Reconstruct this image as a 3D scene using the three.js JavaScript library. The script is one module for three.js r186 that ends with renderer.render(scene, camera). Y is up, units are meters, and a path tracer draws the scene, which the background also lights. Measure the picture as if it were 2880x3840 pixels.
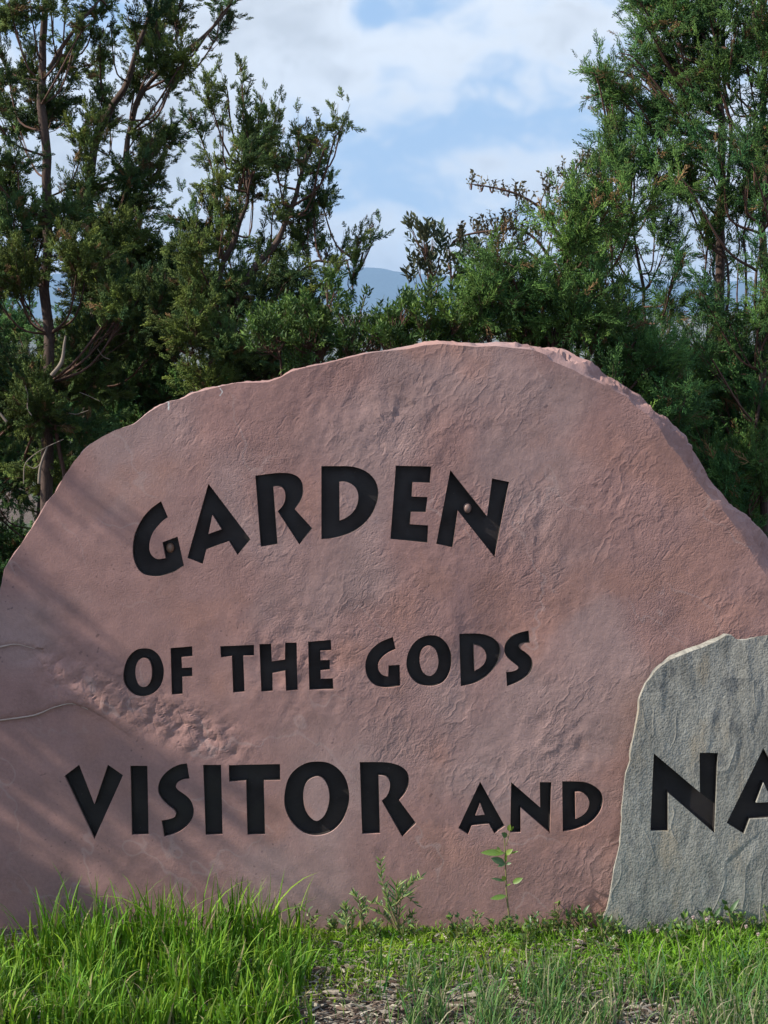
import * as THREE from 'three';
import { mergeGeometries, toCreasedNormals } from 'three/addons/utils/BufferGeometryUtils.js';
import { Brush, Evaluator, SUBTRACTION } from 'three-bvh-csg';
import { createNoise2D, createNoise3D } from 'simplex-noise';

// ------------------------------------------------------------------ random numbers and noise
function rng(seed) { let a = seed >>> 0; return () => { a = (a + 0x6D2B79F5) | 0; let t = Math.imul(a ^ (a >>> 15), 1 | a); t = (t + Math.imul(t ^ (t >>> 7), 61 | t)) ^ t; return ((t ^ (t >>> 14)) >>> 0) / 4294967296; }; }
const N2 = createNoise2D(rng(11)), N3 = createNoise3D(rng(12));
const clamp = (x, a = 0, b = 1) => Math.min(b, Math.max(a, x));
const smooth = (a, b, x) => { const t = clamp((x - a) / (b - a)); return t * t * (3 - 2 * t); };
const mix = (a, b, t) => a + (b - a) * t;
const fbm = (x, y, o = 4) => { let s = 0, a = 0.5; for (let i = 0; i < o; i++) { s += a * N2(x, y); x = x * 2.03 + 17.1; y = y * 2.03 - 9.7; a *= 0.5; } return s; };
const fbm3 = (x, y, z, o = 4) => { let s = 0, a = 0.5; for (let i = 0; i < o; i++) { s += a * N3(x, y, z); x = x * 2.03 + 7.1; y = y * 2.03 - 3.7; z = z * 2.03 + 1.3; a *= 0.5; } return s; };
const ridge = (x, y) => 1 - Math.abs(N2(x, y));

// ------------------------------------------------------------------ camera, sky, sun, exposure
const FPX = 5120, PITCH = Math.atan(315 / FPX), EYE = new THREE.Vector3(0, 1.5, 4.02);   // the photograph is 2880 x 3840
const scene = new THREE.Scene();
const camera = new THREE.PerspectiveCamera(2 * Math.atan(1920 / FPX) * 180 / Math.PI, 768 / 1024, 0.05, 12000);
camera.position.copy(EYE); camera.rotation.x = -PITCH;
scene.add(camera);

const SUN = new THREE.Vector3(-0.78, 0.60, 0.165).normalize();
const sun = new THREE.DirectionalLight(new THREE.Color(1, 0.92, 0.80), 5);
sun.position.copy(SUN).multiplyScalar(20); sun.castShadow = true; sun.shadow.mapSize.set(4096, 4096);
sun.shadow.radius = 1;
Object.assign(sun.shadow.camera, { left: -7, right: 7, top: 7, bottom: -7, near: 1, far: 45 });
scene.add(sun, sun.target);

function skyTexture() {
  const W = 3072, H = 1536, d = new Float32Array(W * H * 4);
  // soft cloud masses of the view (direction given by photograph pixel), then ordinary broken cloud everywhere
  const dirOf = (px, py) => { const v = new THREE.Vector3((px - 1440) / FPX, -(py - 1920) / FPX, -1).applyAxisAngle(new THREE.Vector3(1, 0, 0), -PITCH).normalize(); return [Math.atan2(v.x, -v.z), Math.asin(v.y)]; };
  const blobs = [[1120, 160, 420, 230, 0.46], [1330, 270, 240, 110, 0.34], [1750, 150, 460, 120, 0.34], [2250, 60, 420, 130, 0.34], [2020, 640, 330, 70, 0.26], [600, 520, 420, 260, 0.45], [1500, 1010, 1300, 120, 0.42], [2750, 700, 450, 420, 0.4], [300, 950, 500, 260, 0.4],
    [1900, 470, 480, 90, -0.34], [1380, 640, 300, 150, -0.3], [1700, 800, 600, 60, -0.14], [250, 90, 300, 150, -0.45], [1430, 10, 130, 40, -0.35], [1950, 260, 500, 60, -0.08]].map(([x, y, rx, ry, a]) => { const [az, el] = dirOf(x, y); return [az, el, rx / FPX, ry / FPX, a]; });
  for (let j = 0; j < H; j++) {
    const el = (j + 0.5) / H * Math.PI - Math.PI / 2;
    for (let i = 0; i < W; i++) {
      const o = (j * W + i) * 4; d[o + 3] = 1;
      if (el < -0.02) { d[o] = 0.24; d[o + 1] = 0.23; d[o + 2] = 0.2; continue; }
      const a = (i + 0.5) / W * 2 * Math.PI - Math.PI, x = Math.cos(a), z = Math.sin(a);           // three.js: u = atan2(z, x)
      const az = Math.atan2(x, -z), s = Math.sin(Math.max(el, 0)), q = 1 / (s + 0.16);
      const cx = x * Math.cos(el) * q, cz = z * Math.cos(el) * q;
      const wp = 0.02 * fbm(az * 9 + 2, el * 13, 3), wq = 0.02 * fbm(az * 9 - 7, el * 13 + 4, 3);
      let c = 0.50 + 0.42 * fbm(cx * 0.62 + 3.1, cz * 0.62 - 1.7, 6);
      for (const b of blobs) { const u = (az + wp * 2 - b[0]) / b[2], v = (el + wq - b[1]) / b[3], r = u * u + v * v; if (r < 9) c += b[4] * Math.exp(-r); }
      c += 0.26 * fbm(az * 10 + 5, el * 20, 6) + 0.34 * Math.abs(fbm(az * 22 + wp * 40, el * 40 + 7 + wq * 40, 6)) - 0.05;
      const cover = smooth(0.24, 0.90, c), thick = smooth(0.62, 1.3, c + 0.35 * fbm(cx * 1.3 - 8, cz * 1.3 + 4, 4));
      const h = smooth(0, 0.9, el);
      const sr = mix(0.58, 0.20, h ** 0.5), sg = mix(0.76, 0.42, h ** 0.5), sb = mix(0.95, 0.82, h ** 0.5);
      const g = mix(1.0, 0.72, thick);
      const L = 0.60;
      d[o] = L * mix(sr, 0.93 * g, cover); d[o + 1] = L * mix(sg, 0.98 * g, cover); d[o + 2] = L * mix(sb, 1.04 * g, cover);
    }
  }
  const t = new THREE.DataTexture(d, W, H, THREE.RGBAFormat, THREE.FloatType);
  t.mapping = THREE.EquirectangularReflectionMapping; t.magFilter = THREE.LinearFilter; t.minFilter = THREE.LinearFilter; t.needsUpdate = true; return t;
}
const sky = skyTexture();
scene.background = sky; scene.environment = sky;
scene.fog = new THREE.FogExp2(new THREE.Color(0.42, 0.66, 1.0), 0.00019);

const renderer = new THREE.WebGLRenderer({ antialias: true });
renderer.setSize(768, 1024); renderer.toneMapping = THREE.LinearToneMapping; renderer.toneMappingExposure = 1.75;
renderer.shadowMap.enabled = true;

// ------------------------------------------------------------------ helpers
/** The point at depth z (metres, world) seen at a photograph pixel. */
function P(px, py, z = 0) {
  const v = new THREE.Vector3((px - 1440) / FPX, -(py - 1920) / FPX, -1).applyAxisAngle(new THREE.Vector3(1, 0, 0), -PITCH);
  return v.multiplyScalar((z - EYE.z) / v.z).add(EYE);
}
/** The point of the ground seen at a photograph pixel. */
function G(px, py) {
  const v = new THREE.Vector3((px - 1440) / FPX, -(py - 1920) / FPX, -1).applyAxisAngle(new THREE.Vector3(1, 0, 0), -PITCH);
  return v.multiplyScalar(-EYE.y / v.y).add(EYE);
}
const view = (x0, y0, k) => (p) => [x0 + p[0] * k, y0 + p[1] * k];
const used = {};
function numbered(n) { used[n] = (used[n] ?? -1) + 1; return used[n] ? n + '_' + String(used[n]).padStart(3, '0') : n; }
function thing(name, label, category, group, pos = [0, 0, 0]) {
  const o = new THREE.Group(); o.name = numbered(name); o.position.set(...pos); o.userData = { label, category };
  if (group) o.userData.group = group;
  scene.add(o); return o;
}
function part(name, geo, m, parent, kind) { const o = new THREE.Mesh(geo, m); o.name = name; o.castShadow = o.receiveShadow = true; if (kind) o.userData.kind = kind; parent.add(o); return o; }
function structure(name, geo, m, label, category) { const o = part(name, geo, m, scene, 'structure'); o.userData.label = label; o.userData.category = category; return o; }
function instances(name, geo, m, list, parent, kind) {                 // list of [Matrix4, Color]
  const o = new THREE.InstancedMesh(geo, m, list.length); o.name = name; o.castShadow = o.receiveShadow = true;
  list.forEach(([mt, c], i) => { o.setMatrixAt(i, mt); if (c) o.setColorAt(i, c); });
  if (kind) o.userData.kind = kind; parent.add(o); return o;
}
const geoOf = (pos, idx, uv) => { const g = new THREE.BufferGeometry(); g.setAttribute('position', new THREE.Float32BufferAttribute(pos, 3)); g.setIndex(idx); g.setAttribute('uv', new THREE.Float32BufferAttribute(uv ?? new Array(pos.length / 3 * 2).fill(0), 2)); g.computeVertexNormals(); return g; };
const lin = (r, g, b) => new THREE.Color().setRGB(r, g, b);
function dataMap(W, H, f, srgb) {
  const d = new Uint8Array(W * H * 4), c = [0, 0, 0];
  for (let j = 0; j < H; j++) for (let i = 0; i < W; i++) { f((i + 0.5) / W, (j + 0.5) / H, c); const o = (j * W + i) * 4; for (let k = 0; k < 3; k++) { const v = c[k]; d[o + k] = 255 * clamp(srgb ? (v <= 0.0031308 ? 12.92 * v : 1.055 * v ** (1 / 2.4) - 0.055) : v); } d[o + 3] = 255; }
  const t = new THREE.DataTexture(d, W, H, THREE.RGBAFormat); t.magFilter = THREE.LinearFilter; t.minFilter = THREE.LinearFilter; t.wrapS = t.wrapT = THREE.RepeatWrapping; if (srgb) t.colorSpace = THREE.SRGBColorSpace; t.needsUpdate = true; return t;
}
/** A tapered tube through points (Vector3), radii r0..r1; returns arrays for joining. */
class Tubes {
  constructor() { this.pos = []; this.idx = []; this.uv = []; }
  add(pts, r0, r1, sides = 6, bend = 0) {
    const n = pts.length, base = this.pos.length / 3, t = new THREE.Vector3(), a = new THREE.Vector3(), b = new THREE.Vector3(); let len = 0;
    for (let i = 0; i < n; i++) {
      t.subVectors(pts[Math.min(i + 1, n - 1)], pts[Math.max(i - 1, 0)]).normalize();
      if (i) len += pts[i].distanceTo(pts[i - 1]);
      a.set(0, 0, 1); if (Math.abs(t.z) > 0.9) a.set(1, 0, 0); a.cross(t).normalize(); b.crossVectors(t, a);
      const f = i / (n - 1), r = mix(r0, r1, f);
      for (let k = 0; k < sides; k++) {
        const th = k / sides * Math.PI * 2, rr = r * (1 + bend * N3(pts[i].x * 9 + Math.cos(th) * 1.3, pts[i].y * 9, pts[i].z * 9 + Math.sin(th) * 1.3));
        this.pos.push(pts[i].x + (a.x * Math.cos(th) + b.x * Math.sin(th)) * rr, pts[i].y + (a.y * Math.cos(th) + b.y * Math.sin(th)) * rr, pts[i].z + (a.z * Math.cos(th) + b.z * Math.sin(th)) * rr);
        this.uv.push(k / sides, len * 4);
      }
    }
    for (let i = 0; i < n - 1; i++) for (let k = 0; k < sides; k++) { const p = base + i * sides + k, q = base + i * sides + (k + 1) % sides; this.idx.push(p, q, p + sides, q, q + sides, p + sides); }
    const e = base + (n - 1) * sides; for (let k = 1; k < sides - 1; k++) this.idx.push(e, e + k, e + k + 1);
  }
  geo() { return geoOf(this.pos, this.idx, this.uv); }
}
function curvePts(pts, n) { return pts.length < 2 ? pts : new THREE.CatmullRomCurve3(pts, false, 'centripetal').getPoints(n); }
const frame = new THREE.Matrix4(), V = (x, y, z) => new THREE.Vector3(x, y, z);
/** Matrix that puts +Y along dir with a turn about it. */
function along(pos, dir, turn, s) {
  const y = dir.clone().normalize(), x = V(1, 0, 0); if (Math.abs(y.x) > 0.9) x.set(0, 0, 1);
  const z = x.clone().cross(y).normalize(); x.crossVectors(y, z);
  const c = Math.cos(turn), sn = Math.sin(turn), x2 = x.clone().multiplyScalar(c).addScaledVector(z, sn), z2 = x2.clone().cross(y);
  return new THREE.Matrix4().makeBasis(x2.multiplyScalar(s), y.multiplyScalar(s), z2.multiplyScalar(s)).setPosition(pos);
}
/** Matrix that puts +Y along dir and turns +Z towards n as far as it can. */
function facing(pos, dir, n, s = 1) {
  const y = dir.clone().normalize(), z = n.clone().addScaledVector(y, -n.dot(y)).normalize(), x = y.clone().cross(z);
  return new THREE.Matrix4().makeBasis(x.multiplyScalar(s), y.multiplyScalar(s), z.multiplyScalar(s)).setPosition(pos);
}
/** A leaf along +Y from the origin: folded along its midrib, drooping. */
function leafGeo(len, wid, { fold = 0.25, droop = 0.2, seg = 4, peak = 0.42, tip = 1 } = {}) {
  const pos = [], idx = [], uv = [];
  for (let i = 0; i <= seg; i++) {
    const t = i / seg, w = wid / 2 * Math.max(0.02, Math.sin(Math.PI * Math.pow(t, Math.log(0.5) / Math.log(peak))) ** tip), y = len * (t - droop * t * t * 0.35), z = -len * droop * t * t;
    pos.push(-w, y, z + w * fold, 0, y, z, w, y, z + w * fold); uv.push(0, t, 0.5, t, 1, t);
    if (i) { const p = (i - 1) * 3; idx.push(p, p + 1, p + 3, p + 1, p + 4, p + 3, p + 1, p + 2, p + 4, p + 2, p + 5, p + 4); }
  }
  return geoOf(pos, idx, uv);
}
const leafMat = (r, g, b, through = 0.3, rough = 0.65) => new THREE.MeshPhysicalMaterial({ color: lin(r, g, b), roughness: rough, transmission: through, thickness: 0, side: THREE.DoubleSide });

console.log('setup');
// ------------------------------------------------------------------ ground and hills
const groundY = (x, z) => { const n = Math.hypot(x, z); return n > 30 ? 0 : 0.012 * fbm(x * 2.2, z * 2.2, 3) * smooth(0.02, 0.25, Math.abs(z) < 0.35 ? z : 1) * smooth(30, 10, n); };
{
  const ax = []; for (let i = -70; i <= 70; i++) ax.push(Math.sign(i) * (Math.abs(i) * 0.035 + Math.expm1(Math.abs(i) * 0.13) * 0.45));
  const n = ax.length, pos = [], idx = [], uv = [];
  for (const z of ax) for (const x of ax) { pos.push(x, groundY(x, z) - 0.004, z + 0.3); uv.push(x, z); }
  for (let j = 0; j < n - 1; j++) for (let i = 0; i < n - 1; i++) { const p = j * n + i; idx.push(p, p + n, p + 1, p + 1, p + n, p + n + 1); }
  const col = dataMap(1024, 1024, (u, v, c) => {
    const a = fbm(u * 9, v * 9, 4), b = N2(u * 160, v * 160), e = N2(u * 70, v * 300 + 5);
    const s = 0.085 + 0.05 * a + 0.03 * b; const k = smooth(0.35, 0.8, e + 0.4 * a);
    c[0] = mix(s * 1.25, 0.30, k * 0.5); c[1] = mix(s * 0.86, 0.24, k * 0.5); c[2] = mix(s * 0.66, 0.18, k * 0.5);
  }, true);
  const bump = dataMap(1024, 1024, (u, v, c) => { const h = 0.5 + 0.3 * fbm(u * 60, v * 60, 4) + 0.25 * N2(u * 60, v * 220); c[0] = c[1] = c[2] = h; });
  structure('ground', geoOf(pos, idx, uv), new THREE.MeshStandardMaterial({ map: col, bumpMap: bump, bumpScale: 0.012, roughness: 1 }), 'reddish brown soil in front of and behind the stone sign', 'ground');
}
function hills(name, dist, depth, topPx, color, seed, rough, label) {
  const nx = 260, nz = 26, pos = [], idx = [], uv = [];
  for (let j = 0; j <= nz; j++) for (let i = 0; i <= nx; i++) {
    const a = (i / nx - 0.5) * 1.9, t = j / nz, d = dist + depth * t, x = Math.tan(a) * d;
    const ridgeTop = topPx / FPX * (dist + depth) * (1 + 0.10 * N2(a * 3 + seed, seed) + 0.03 * N2(a * 17, seed) + 0.008 * N2(a * 120, seed));
    const slope = t < 0.0001 ? 0 : Math.pow(t, 0.9), gully = 1 - rough * (1 - t) * (ridge(a * 26 + seed, t * 2.2) * 0.6 + 0.4 * ridge(a * 70, t * 5 + seed));
    pos.push(x, Math.max(-1, ridgeTop * slope * gully) - (t === 0 ? 2 : 0), EYE.z - d); uv.push(a * 40, t * 8);
  }
  for (let j = 0; j < nz; j++) for (let i = 0; i < nx; i++) { const p = j * (nx + 1) + i; idx.push(p, p + 1, p + nx + 1, p + 1, p + nx + 2, p + nx + 1); }
  const map = dataMap(512, 256, (u, v, c) => { const f = 0.5 + 0.9 * fbm(u * 50, v * 26, 5); for (let k = 0; k < 3; k++) c[k] = clamp(color[k] * (0.55 + 0.9 * f), 0, 1); }, true);
  map.repeat.set(0.12, 0.3);
  structure(name, geoOf(pos, idx, uv), new THREE.MeshStandardMaterial({ map, roughness: 1 }), label, 'hills');
}
{ // grassy plain behind the trees
  const pos = [], idx = [], uv = [], n = 40, zs = [-4.6, -6, -9, -15, -30, -60, -120, -300, -700, -1150];
  for (const z of zs) for (let i = 0; i <= n; i++) { const x = (i / n - 0.5) * 2 * (9 - z * 1.4); pos.push(x, 0.02 + 0.05 * N2(x * 0.3, z * 0.3), z); uv.push(x * 0.3, z * 0.3); }
  for (let j = 0; j < zs.length - 1; j++) for (let i = 0; i < n; i++) { const p = j * (n + 1) + i; idx.push(p, p + 1, p + n + 1, p + 1, p + n + 2, p + n + 1); }
  const map = dataMap(512, 512, (u, v, c) => { const f = 0.6 + 0.6 * fbm(u * 12, v * 12, 5) + 0.25 * N2(u * 120, v * 120); c[0] = 0.065 * f; c[1] = 0.085 * f; c[2] = 0.035 * f; }, true);
  structure('meadow', geoOf(pos, idx, uv), new THREE.MeshStandardMaterial({ map, roughness: 1 }), 'dark grassy meadow stretching away behind the junipers', 'meadow');
}
hills('mountain_ridge', 3800, 1400, 560, [0.028, 0.05, 0.055], 3.3, 0.5, 'blue hazy forested mountain ridge on the skyline');
hills('foothill', 1100, 500, 425, [0.11, 0.105, 0.07], 8.1, 0.5, 'pale tan foothill below the blue mountain ridge');

console.log('ground done');
// ------------------------------------------------------------------ letters, traced; a star marks a corner, the rest is smooth
function tracePath(str, tf) {
  const pts = str.trim().split(/\s+/).map((s) => ({ c: s.endsWith('*'), p: tf(s.replace('*', '').split(',').map(Number)) }));
  const out = [], n = pts.length, first = pts.findIndex((q) => q.c);
  if (first < 0) { const c = new THREE.CatmullRomCurve3(pts.map((q) => V(q.p[0], q.p[1], 0)), true, 'centripetal'); return c.getPoints(n * 4).slice(0, -1).map((v) => [v.x, v.y]); }
  for (let i = 0; i < n;) {
    const a = pts[(first + i) % n]; const run = [a]; i++;
    while (i < n && !pts[(first + i) % n].c) { run.push(pts[(first + i) % n]); i++; }
    run.push(pts[(first + i) % n]);
    if (run.length === 2) out.push(a.p);
    else { const c = new THREE.CatmullRomCurve3(run.map((q) => V(q.p[0], q.p[1], 0)), false, 'centripetal'); c.getPoints((run.length - 1) * 4).slice(0, -1).forEach((v) => out.push([v.x, v.y])); }
  }
  return out;
}
const v1 = view(480, 1740, 500 / 1659), v2 = view(930, 1720, 500 / 1659), v3 = view(1430, 1720, 500 / 1659), v4 = view(440, 2380, 420 / 1659), v5 = view(800, 2370, 480 / 1659), v6 = view(1340, 2340, 680 / 1659),
  v7 = view(220, 2840, 540 / 1659), v8 = view(740, 2840, 440 / 1659), v9 = view(1040, 2840, 560 / 1659), v10 = view(1700, 2900, 590 / 1659), v11 = view(2400, 2780, 480 / 1659);
const PINK_LETTERS = [
  ['G', v1, '412,463* 497,662* 430,710 360,785 310,855 275,950 265,1040 280,1110 320,1160 370,1183 465,1170* 426,975* 617,903* 697,1268* 640,1300 570,1345 480,1378 390,1400 300,1400 210,1380 140,1330 90,1250 60,1140 58,1020 75,900 120,780 190,660 280,560 350,505'],
  ['A', v1, '1000,243* 1525,938* 1362,1132* 1255,962* 975,1065* 928,1248* 737,1168*', '1050,635* 1162,812* 1002,870*'],
  ['R', v2, '90,212* 250,190 400,177 530,185 620,225 670,290 685,380 678,460 650,530 582,628* 800,868* 638,1070* 368,655* 430,585 458,520 462,440 445,385 400,350 350,345 315,350* 368,1065* 157,1097*'],
  ['D', v2, '912,93* 1100,92 1280,97 1400,125 1500,180 1575,260 1615,360 1620,470 1590,590 1530,710 1430,825 1300,915 1150,970 1020,997 912,1002*', '1137,290* 1200,287 1290,320 1350,380 1372,470 1355,580 1300,670 1220,735 1140,770*'],
  ['E', v3, '180,87* 620,97* 607,302* 390,295* 380,470* 575,478* 555,668* 370,665* 357,815* 583,830* 577,1050* 112,1000*'],
  ['N', v3, '858,140* 1315,715* 1378,245* 1592,290* 1410,1228* 953,648* 888,1108* 683,1060*'],
  ['O', v4, '400,203 500,218 600,290 660,400 688,530 670,680 600,810 500,890 390,920 280,905 170,830 100,720 85,610 105,470 160,340 250,245 320,212', '385,350 460,375 500,470 508,580 490,690 440,760 385,778 325,750 285,670 267,560 280,450 325,375'],
  ['F', v4, '785,200* 1108,172* 1112,325* 950,340* 957,493* 1107,485* 1110,625* 962,632* 967,885* 803,890*'],
  ['T', v5, '88,185* 527,165* 528,310* 388,312* 405,778* 255,788* 238,317* 95,332*'],
  ['H', v5, '595,157* 750,153* 758,382* 927,357* 930,137* 1080,137* 1093,755* 942,765* 930,508* 765,540* 770,768* 620,775*'],
  ['E', v5, '1228,127* 1523,100* 1530,240* 1387,248* 1390,365* 1508,360* 1512,492* 1390,500* 1393,605* 1550,600* 1555,745* 1243,750*'],
  ['G', v6, '325,118* 350,232* 280,265 225,310 192,365 195,420 230,465 282,480* 285,378* 388,373* 392,568* 320,580 240,583 160,560 100,500 73,410 85,310 130,230 210,165 265,140'],
  ['O', v6, '655,103 745,115 815,175 855,260 862,340 845,440 795,525 720,565 640,570 560,550 490,490 452,400 455,300 500,195 570,130', '655,200 710,230 737,300 740,370 715,440 665,475 610,450 577,385 572,300 600,225'],
  ['D', v6, '933,92* 1060,90 1150,97 1240,130 1295,185 1313,250 1295,335 1240,425 1160,500 1060,550 947,572*', '1065,192* 1120,205 1165,245 1182,300 1165,360 1120,405 1075,430*'],
  ['S', v6, '1570,62* 1580,175* 1525,180 1487,200 1490,225 1540,262 1590,310 1607,370 1590,440 1530,500 1450,545 1370,573* 1363,443* 1420,437 1465,418 1475,400 1450,375 1400,335 1360,290 1347,240 1360,180 1410,120 1480,85'],
  ['V', v7, '237,85* 413,537* 568,83* 742,205* 410,945* 65,215*'],
  ['I', v7, '825,97* 1022,97* 1037,893* 842,895*'],
  ['S', v7, '1478,70* 1507,250* 1430,262 1370,295 1350,335 1375,375 1440,420 1510,480 1545,550 1557,620 1540,700 1490,780 1400,855 1300,895 1213,917* 1183,728* 1270,712 1330,690 1350,655 1330,615 1260,560 1190,490 1150,420 1143,350 1165,270 1220,190 1310,120 1400,82'],
  ['I', v8, '80,110* 335,107* 357,1095* 115,1102*'],
  ['T', v8, '443,112* 1168,97* 1172,330* 940,337* 957,1097* 707,1100* 687,337* 448,350*'],
  ['O', v9, '450,47 570,62 680,130 755,230 795,370 797,490 765,620 700,740 590,835 450,873 320,855 200,770 120,660 78,530 85,370 130,220 220,120 330,62', '440,218 510,245 560,330 577,440 560,560 510,660 437,707 370,670 315,590 290,480 295,360 340,265'],
  ['R', v9, '915,52* 1150,52 1270,65 1370,100 1440,160 1462,240 1455,330 1415,410 1355,480* 1545,735* 1387,887* 1157,482* 1215,430 1245,360 1250,290 1225,230 1175,208 1125,205* 1140,850* 942,855*'],
  ['A', v10, '283,88* 545,560* 433,638* 378,540* 195,557* 157,650* 52,580*', '283,318* 330,438* 235,445*'],
  ['N', v10, '610,93* 915,357* 912,93* 1035,93* 1020,632* 712,365* 712,625* 600,625*'],
  ['D', v10, '1147,83* 1280,83 1390,92 1490,135 1560,205 1582,280 1565,370 1510,460 1420,540 1300,590 1153,617*', '1287,200* 1350,203 1405,240 1432,300 1420,370 1370,435 1290,480*'],
];
const GREY_LETTERS = [
  ['N', v11, '178,155* 777,662* 772,148* 1012,150* 970,1195* 368,670* 368,1168* 135,1165*'],
  ['A', v11, '1598,88* 2120,1000* 1905,1170* 1790,990* 1425,1010* 1352,1205* 1122,1058*', '1603,540* 1715,785* 1507,795*'],
];
function letterShape([, tf, outer, hole], z) {
  const to = (s) => tracePath(s, tf).map(([x, y]) => { const p = P(x, y, z); return new THREE.Vector2(p.x, p.y); });
  let o = to(outer), h = hole ? to(hole) : null;
  if (THREE.ShapeUtils.area(o) < 0) o.reverse();
  if (h && THREE.ShapeUtils.area(h) > 0) h.reverse();
  return { o, h };
}
function inset(poly, d) {                                              // offsets a closed polygon to its left (inwards for counter-clockwise)
  const n = poly.length;
  return poly.map((p, i) => {
    const a = poly[(i + n - 1) % n], b = poly[(i + 1) % n], e1 = p.clone().sub(a).normalize(), e2 = b.clone().sub(p).normalize();
    const n1 = new THREE.Vector2(-e1.y, e1.x), n2 = new THREE.Vector2(-e2.y, e2.x), m = n1.add(n2).normalize(), k = Math.max(0.4, m.dot(n2));
    return p.clone().addScaledVector(m, d / k);
  });
}
const shapeOf = ({ o, h }) => { const s = new THREE.Shape(o); if (h) s.holes.push(new THREE.Path(h)); return s; };
const noUV = (g) => { g = g.index ? g.toNonIndexed() : g; return g; };

// ------------------------------------------------------------------ stone slabs
/** A slab whose front edge, mid edge and back edge are given; the face is star-shaped seen from c. */
function slabGeometry({ front, rim, zFace, zRim, zBack, c, rings, around, relief, edgeRough, crease, backScale = 0.97, rimAt = () => 1, zr = () => zRim }) {
  const closed = (pts) => { let L = [0]; const n = pts.length; for (let i = 0; i < n; i++) L.push(L[i] + pts[i].distanceTo(pts[(i + 1) % n])); return L; };
  const sample = (pts, m) => { const L = closed(pts), T = L[pts.length], out = []; let k = 0; for (let i = 0; i < m; i++) { const s = T * i / m; while (L[k + 1] < s) k++; const f = (s - L[k]) / Math.max(1e-9, L[k + 1] - L[k]); out.push(pts[k].clone().lerp(pts[(k + 1) % pts.length], f)); } return out; };
  // rim sampled at the same fractions of front's own points
  const n0 = front.length, L = closed(front), T = L[n0], F = [], R = []; let k = 0;
  for (let i = 0; i < around; i++) { const s = T * i / around; while (L[k + 1] < s) k++; const f = (s - L[k]) / Math.max(1e-9, L[k + 1] - L[k]); F.push(front[k].clone().lerp(front[(k + 1) % n0], f)); R.push(rim[k].clone().lerp(rim[(k + 1) % n0], f)); }
  const rows = [];
  for (let j = 1; j <= rings; j++) { const s = Math.pow(j / rings, 0.8); rows.push(F.map((p) => { const x = mix(c[0], p.x, s), y = mix(c[1], p.y, s); return [x, y, zFace + relief(x, y)]; })); }
  const last = rows[rows.length - 1];
  const edge = 9;
  for (let j = 1; j <= edge; j++) {
    const t = j / edge;
    rows.push(F.map((p, i) => {
      const q = R[i], x = mix(p.x, q.x, Math.pow(t, 0.85)), y = mix(p.y, q.y, Math.pow(t, 0.85)), z = mix(last[i][2], zr(x, y), t), s = Math.sin(Math.PI * Math.min(1, t * 0.9)) * edgeRough;
      const step = Math.round(fbm3(x * 5, y * 5, z * 26, 2) * 4) / 4;
      const off = s * rimAt(x, y) * (0.9 * fbm3(x * 9, y * 9, z * 20 + 4, 4) + 0.8 * step);
      const dx = x - c[0], dy = y - c[1], l = Math.hypot(dx, dy);
      return [x + dx / l * off, Math.max(-0.06, y + dy / l * off), z + s * 0.5 * fbm3(x * 12 + 9, y * 12, z * 12, 3)];
    }));
  }
  for (let j = 1; j <= 3; j++) rows.push(R.map((q) => { const t = j / 3, s = mix(1, backScale, t), x = mix(c[0], q.x, s), y = mix(c[1], q.y, s); return [x + 0.012 * fbm3(x * 6, y * 6, t * 9, 2), Math.max(-0.06, y + 0.012 * fbm3(x * 6 + 5, y * 6, t * 9, 2)), mix(zr(x, y), zBack, t)]; }));
  const pos = [c[0], c[1], zFace + relief(c[0], c[1])], idx = [];
  rows.forEach((r) => r.forEach((p) => pos.push(...p)));
  const m = around, at = (r, i) => 1 + r * m + (i % m);
  for (let i = 0; i < m; i++) idx.push(0, at(0, i), at(0, i + 1));
  for (let r = 0; r < rows.length - 1; r++) for (let i = 0; i < m; i++) idx.push(at(r, i), at(r + 1, i), at(r + 1, i + 1), at(r, i), at(r + 1, i + 1), at(r, i + 1));
  const b = pos.length / 3; pos.push(c[0], c[1], zBack); for (let i = 0; i < m; i++) idx.push(b, at(rows.length - 1, i + 1), at(rows.length - 1, i));
  const g = geoOf(pos, idx);
  return crease ? toCreasedNormals(g, crease) : g;
}
function carve(slab, letters, z, depth, uvOf) {
  const cut = mergeGeometries(letters.map((l) => { const s = letterShape(l, z); const g = new THREE.ExtrudeGeometry(shapeOf(s), { depth: 0.12, bevelEnabled: false }); g.translate(0, 0, z - depth); return noUV(g); }));
  const a = new Brush(slab), b = new Brush(cut); a.updateMatrixWorld(); b.updateMatrixWorld();
  const ev = new Evaluator(); ev.useGroups = false; ev.attributes = ['position', 'normal', 'uv'];
  const g = ev.evaluate(a, b, SUBTRACTION).geometry;
  const p = g.attributes.position, uv = new Float32Array(p.count * 2);
  for (let i = 0; i < p.count; i++) { const [u, v] = uvOf(p.getX(i), p.getY(i), p.getZ(i)); uv[2 * i] = u; uv[2 * i + 1] = v; }
  g.setAttribute('uv', new THREE.BufferAttribute(uv, 2)); g.clearGroups();
  return g;
}
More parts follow.
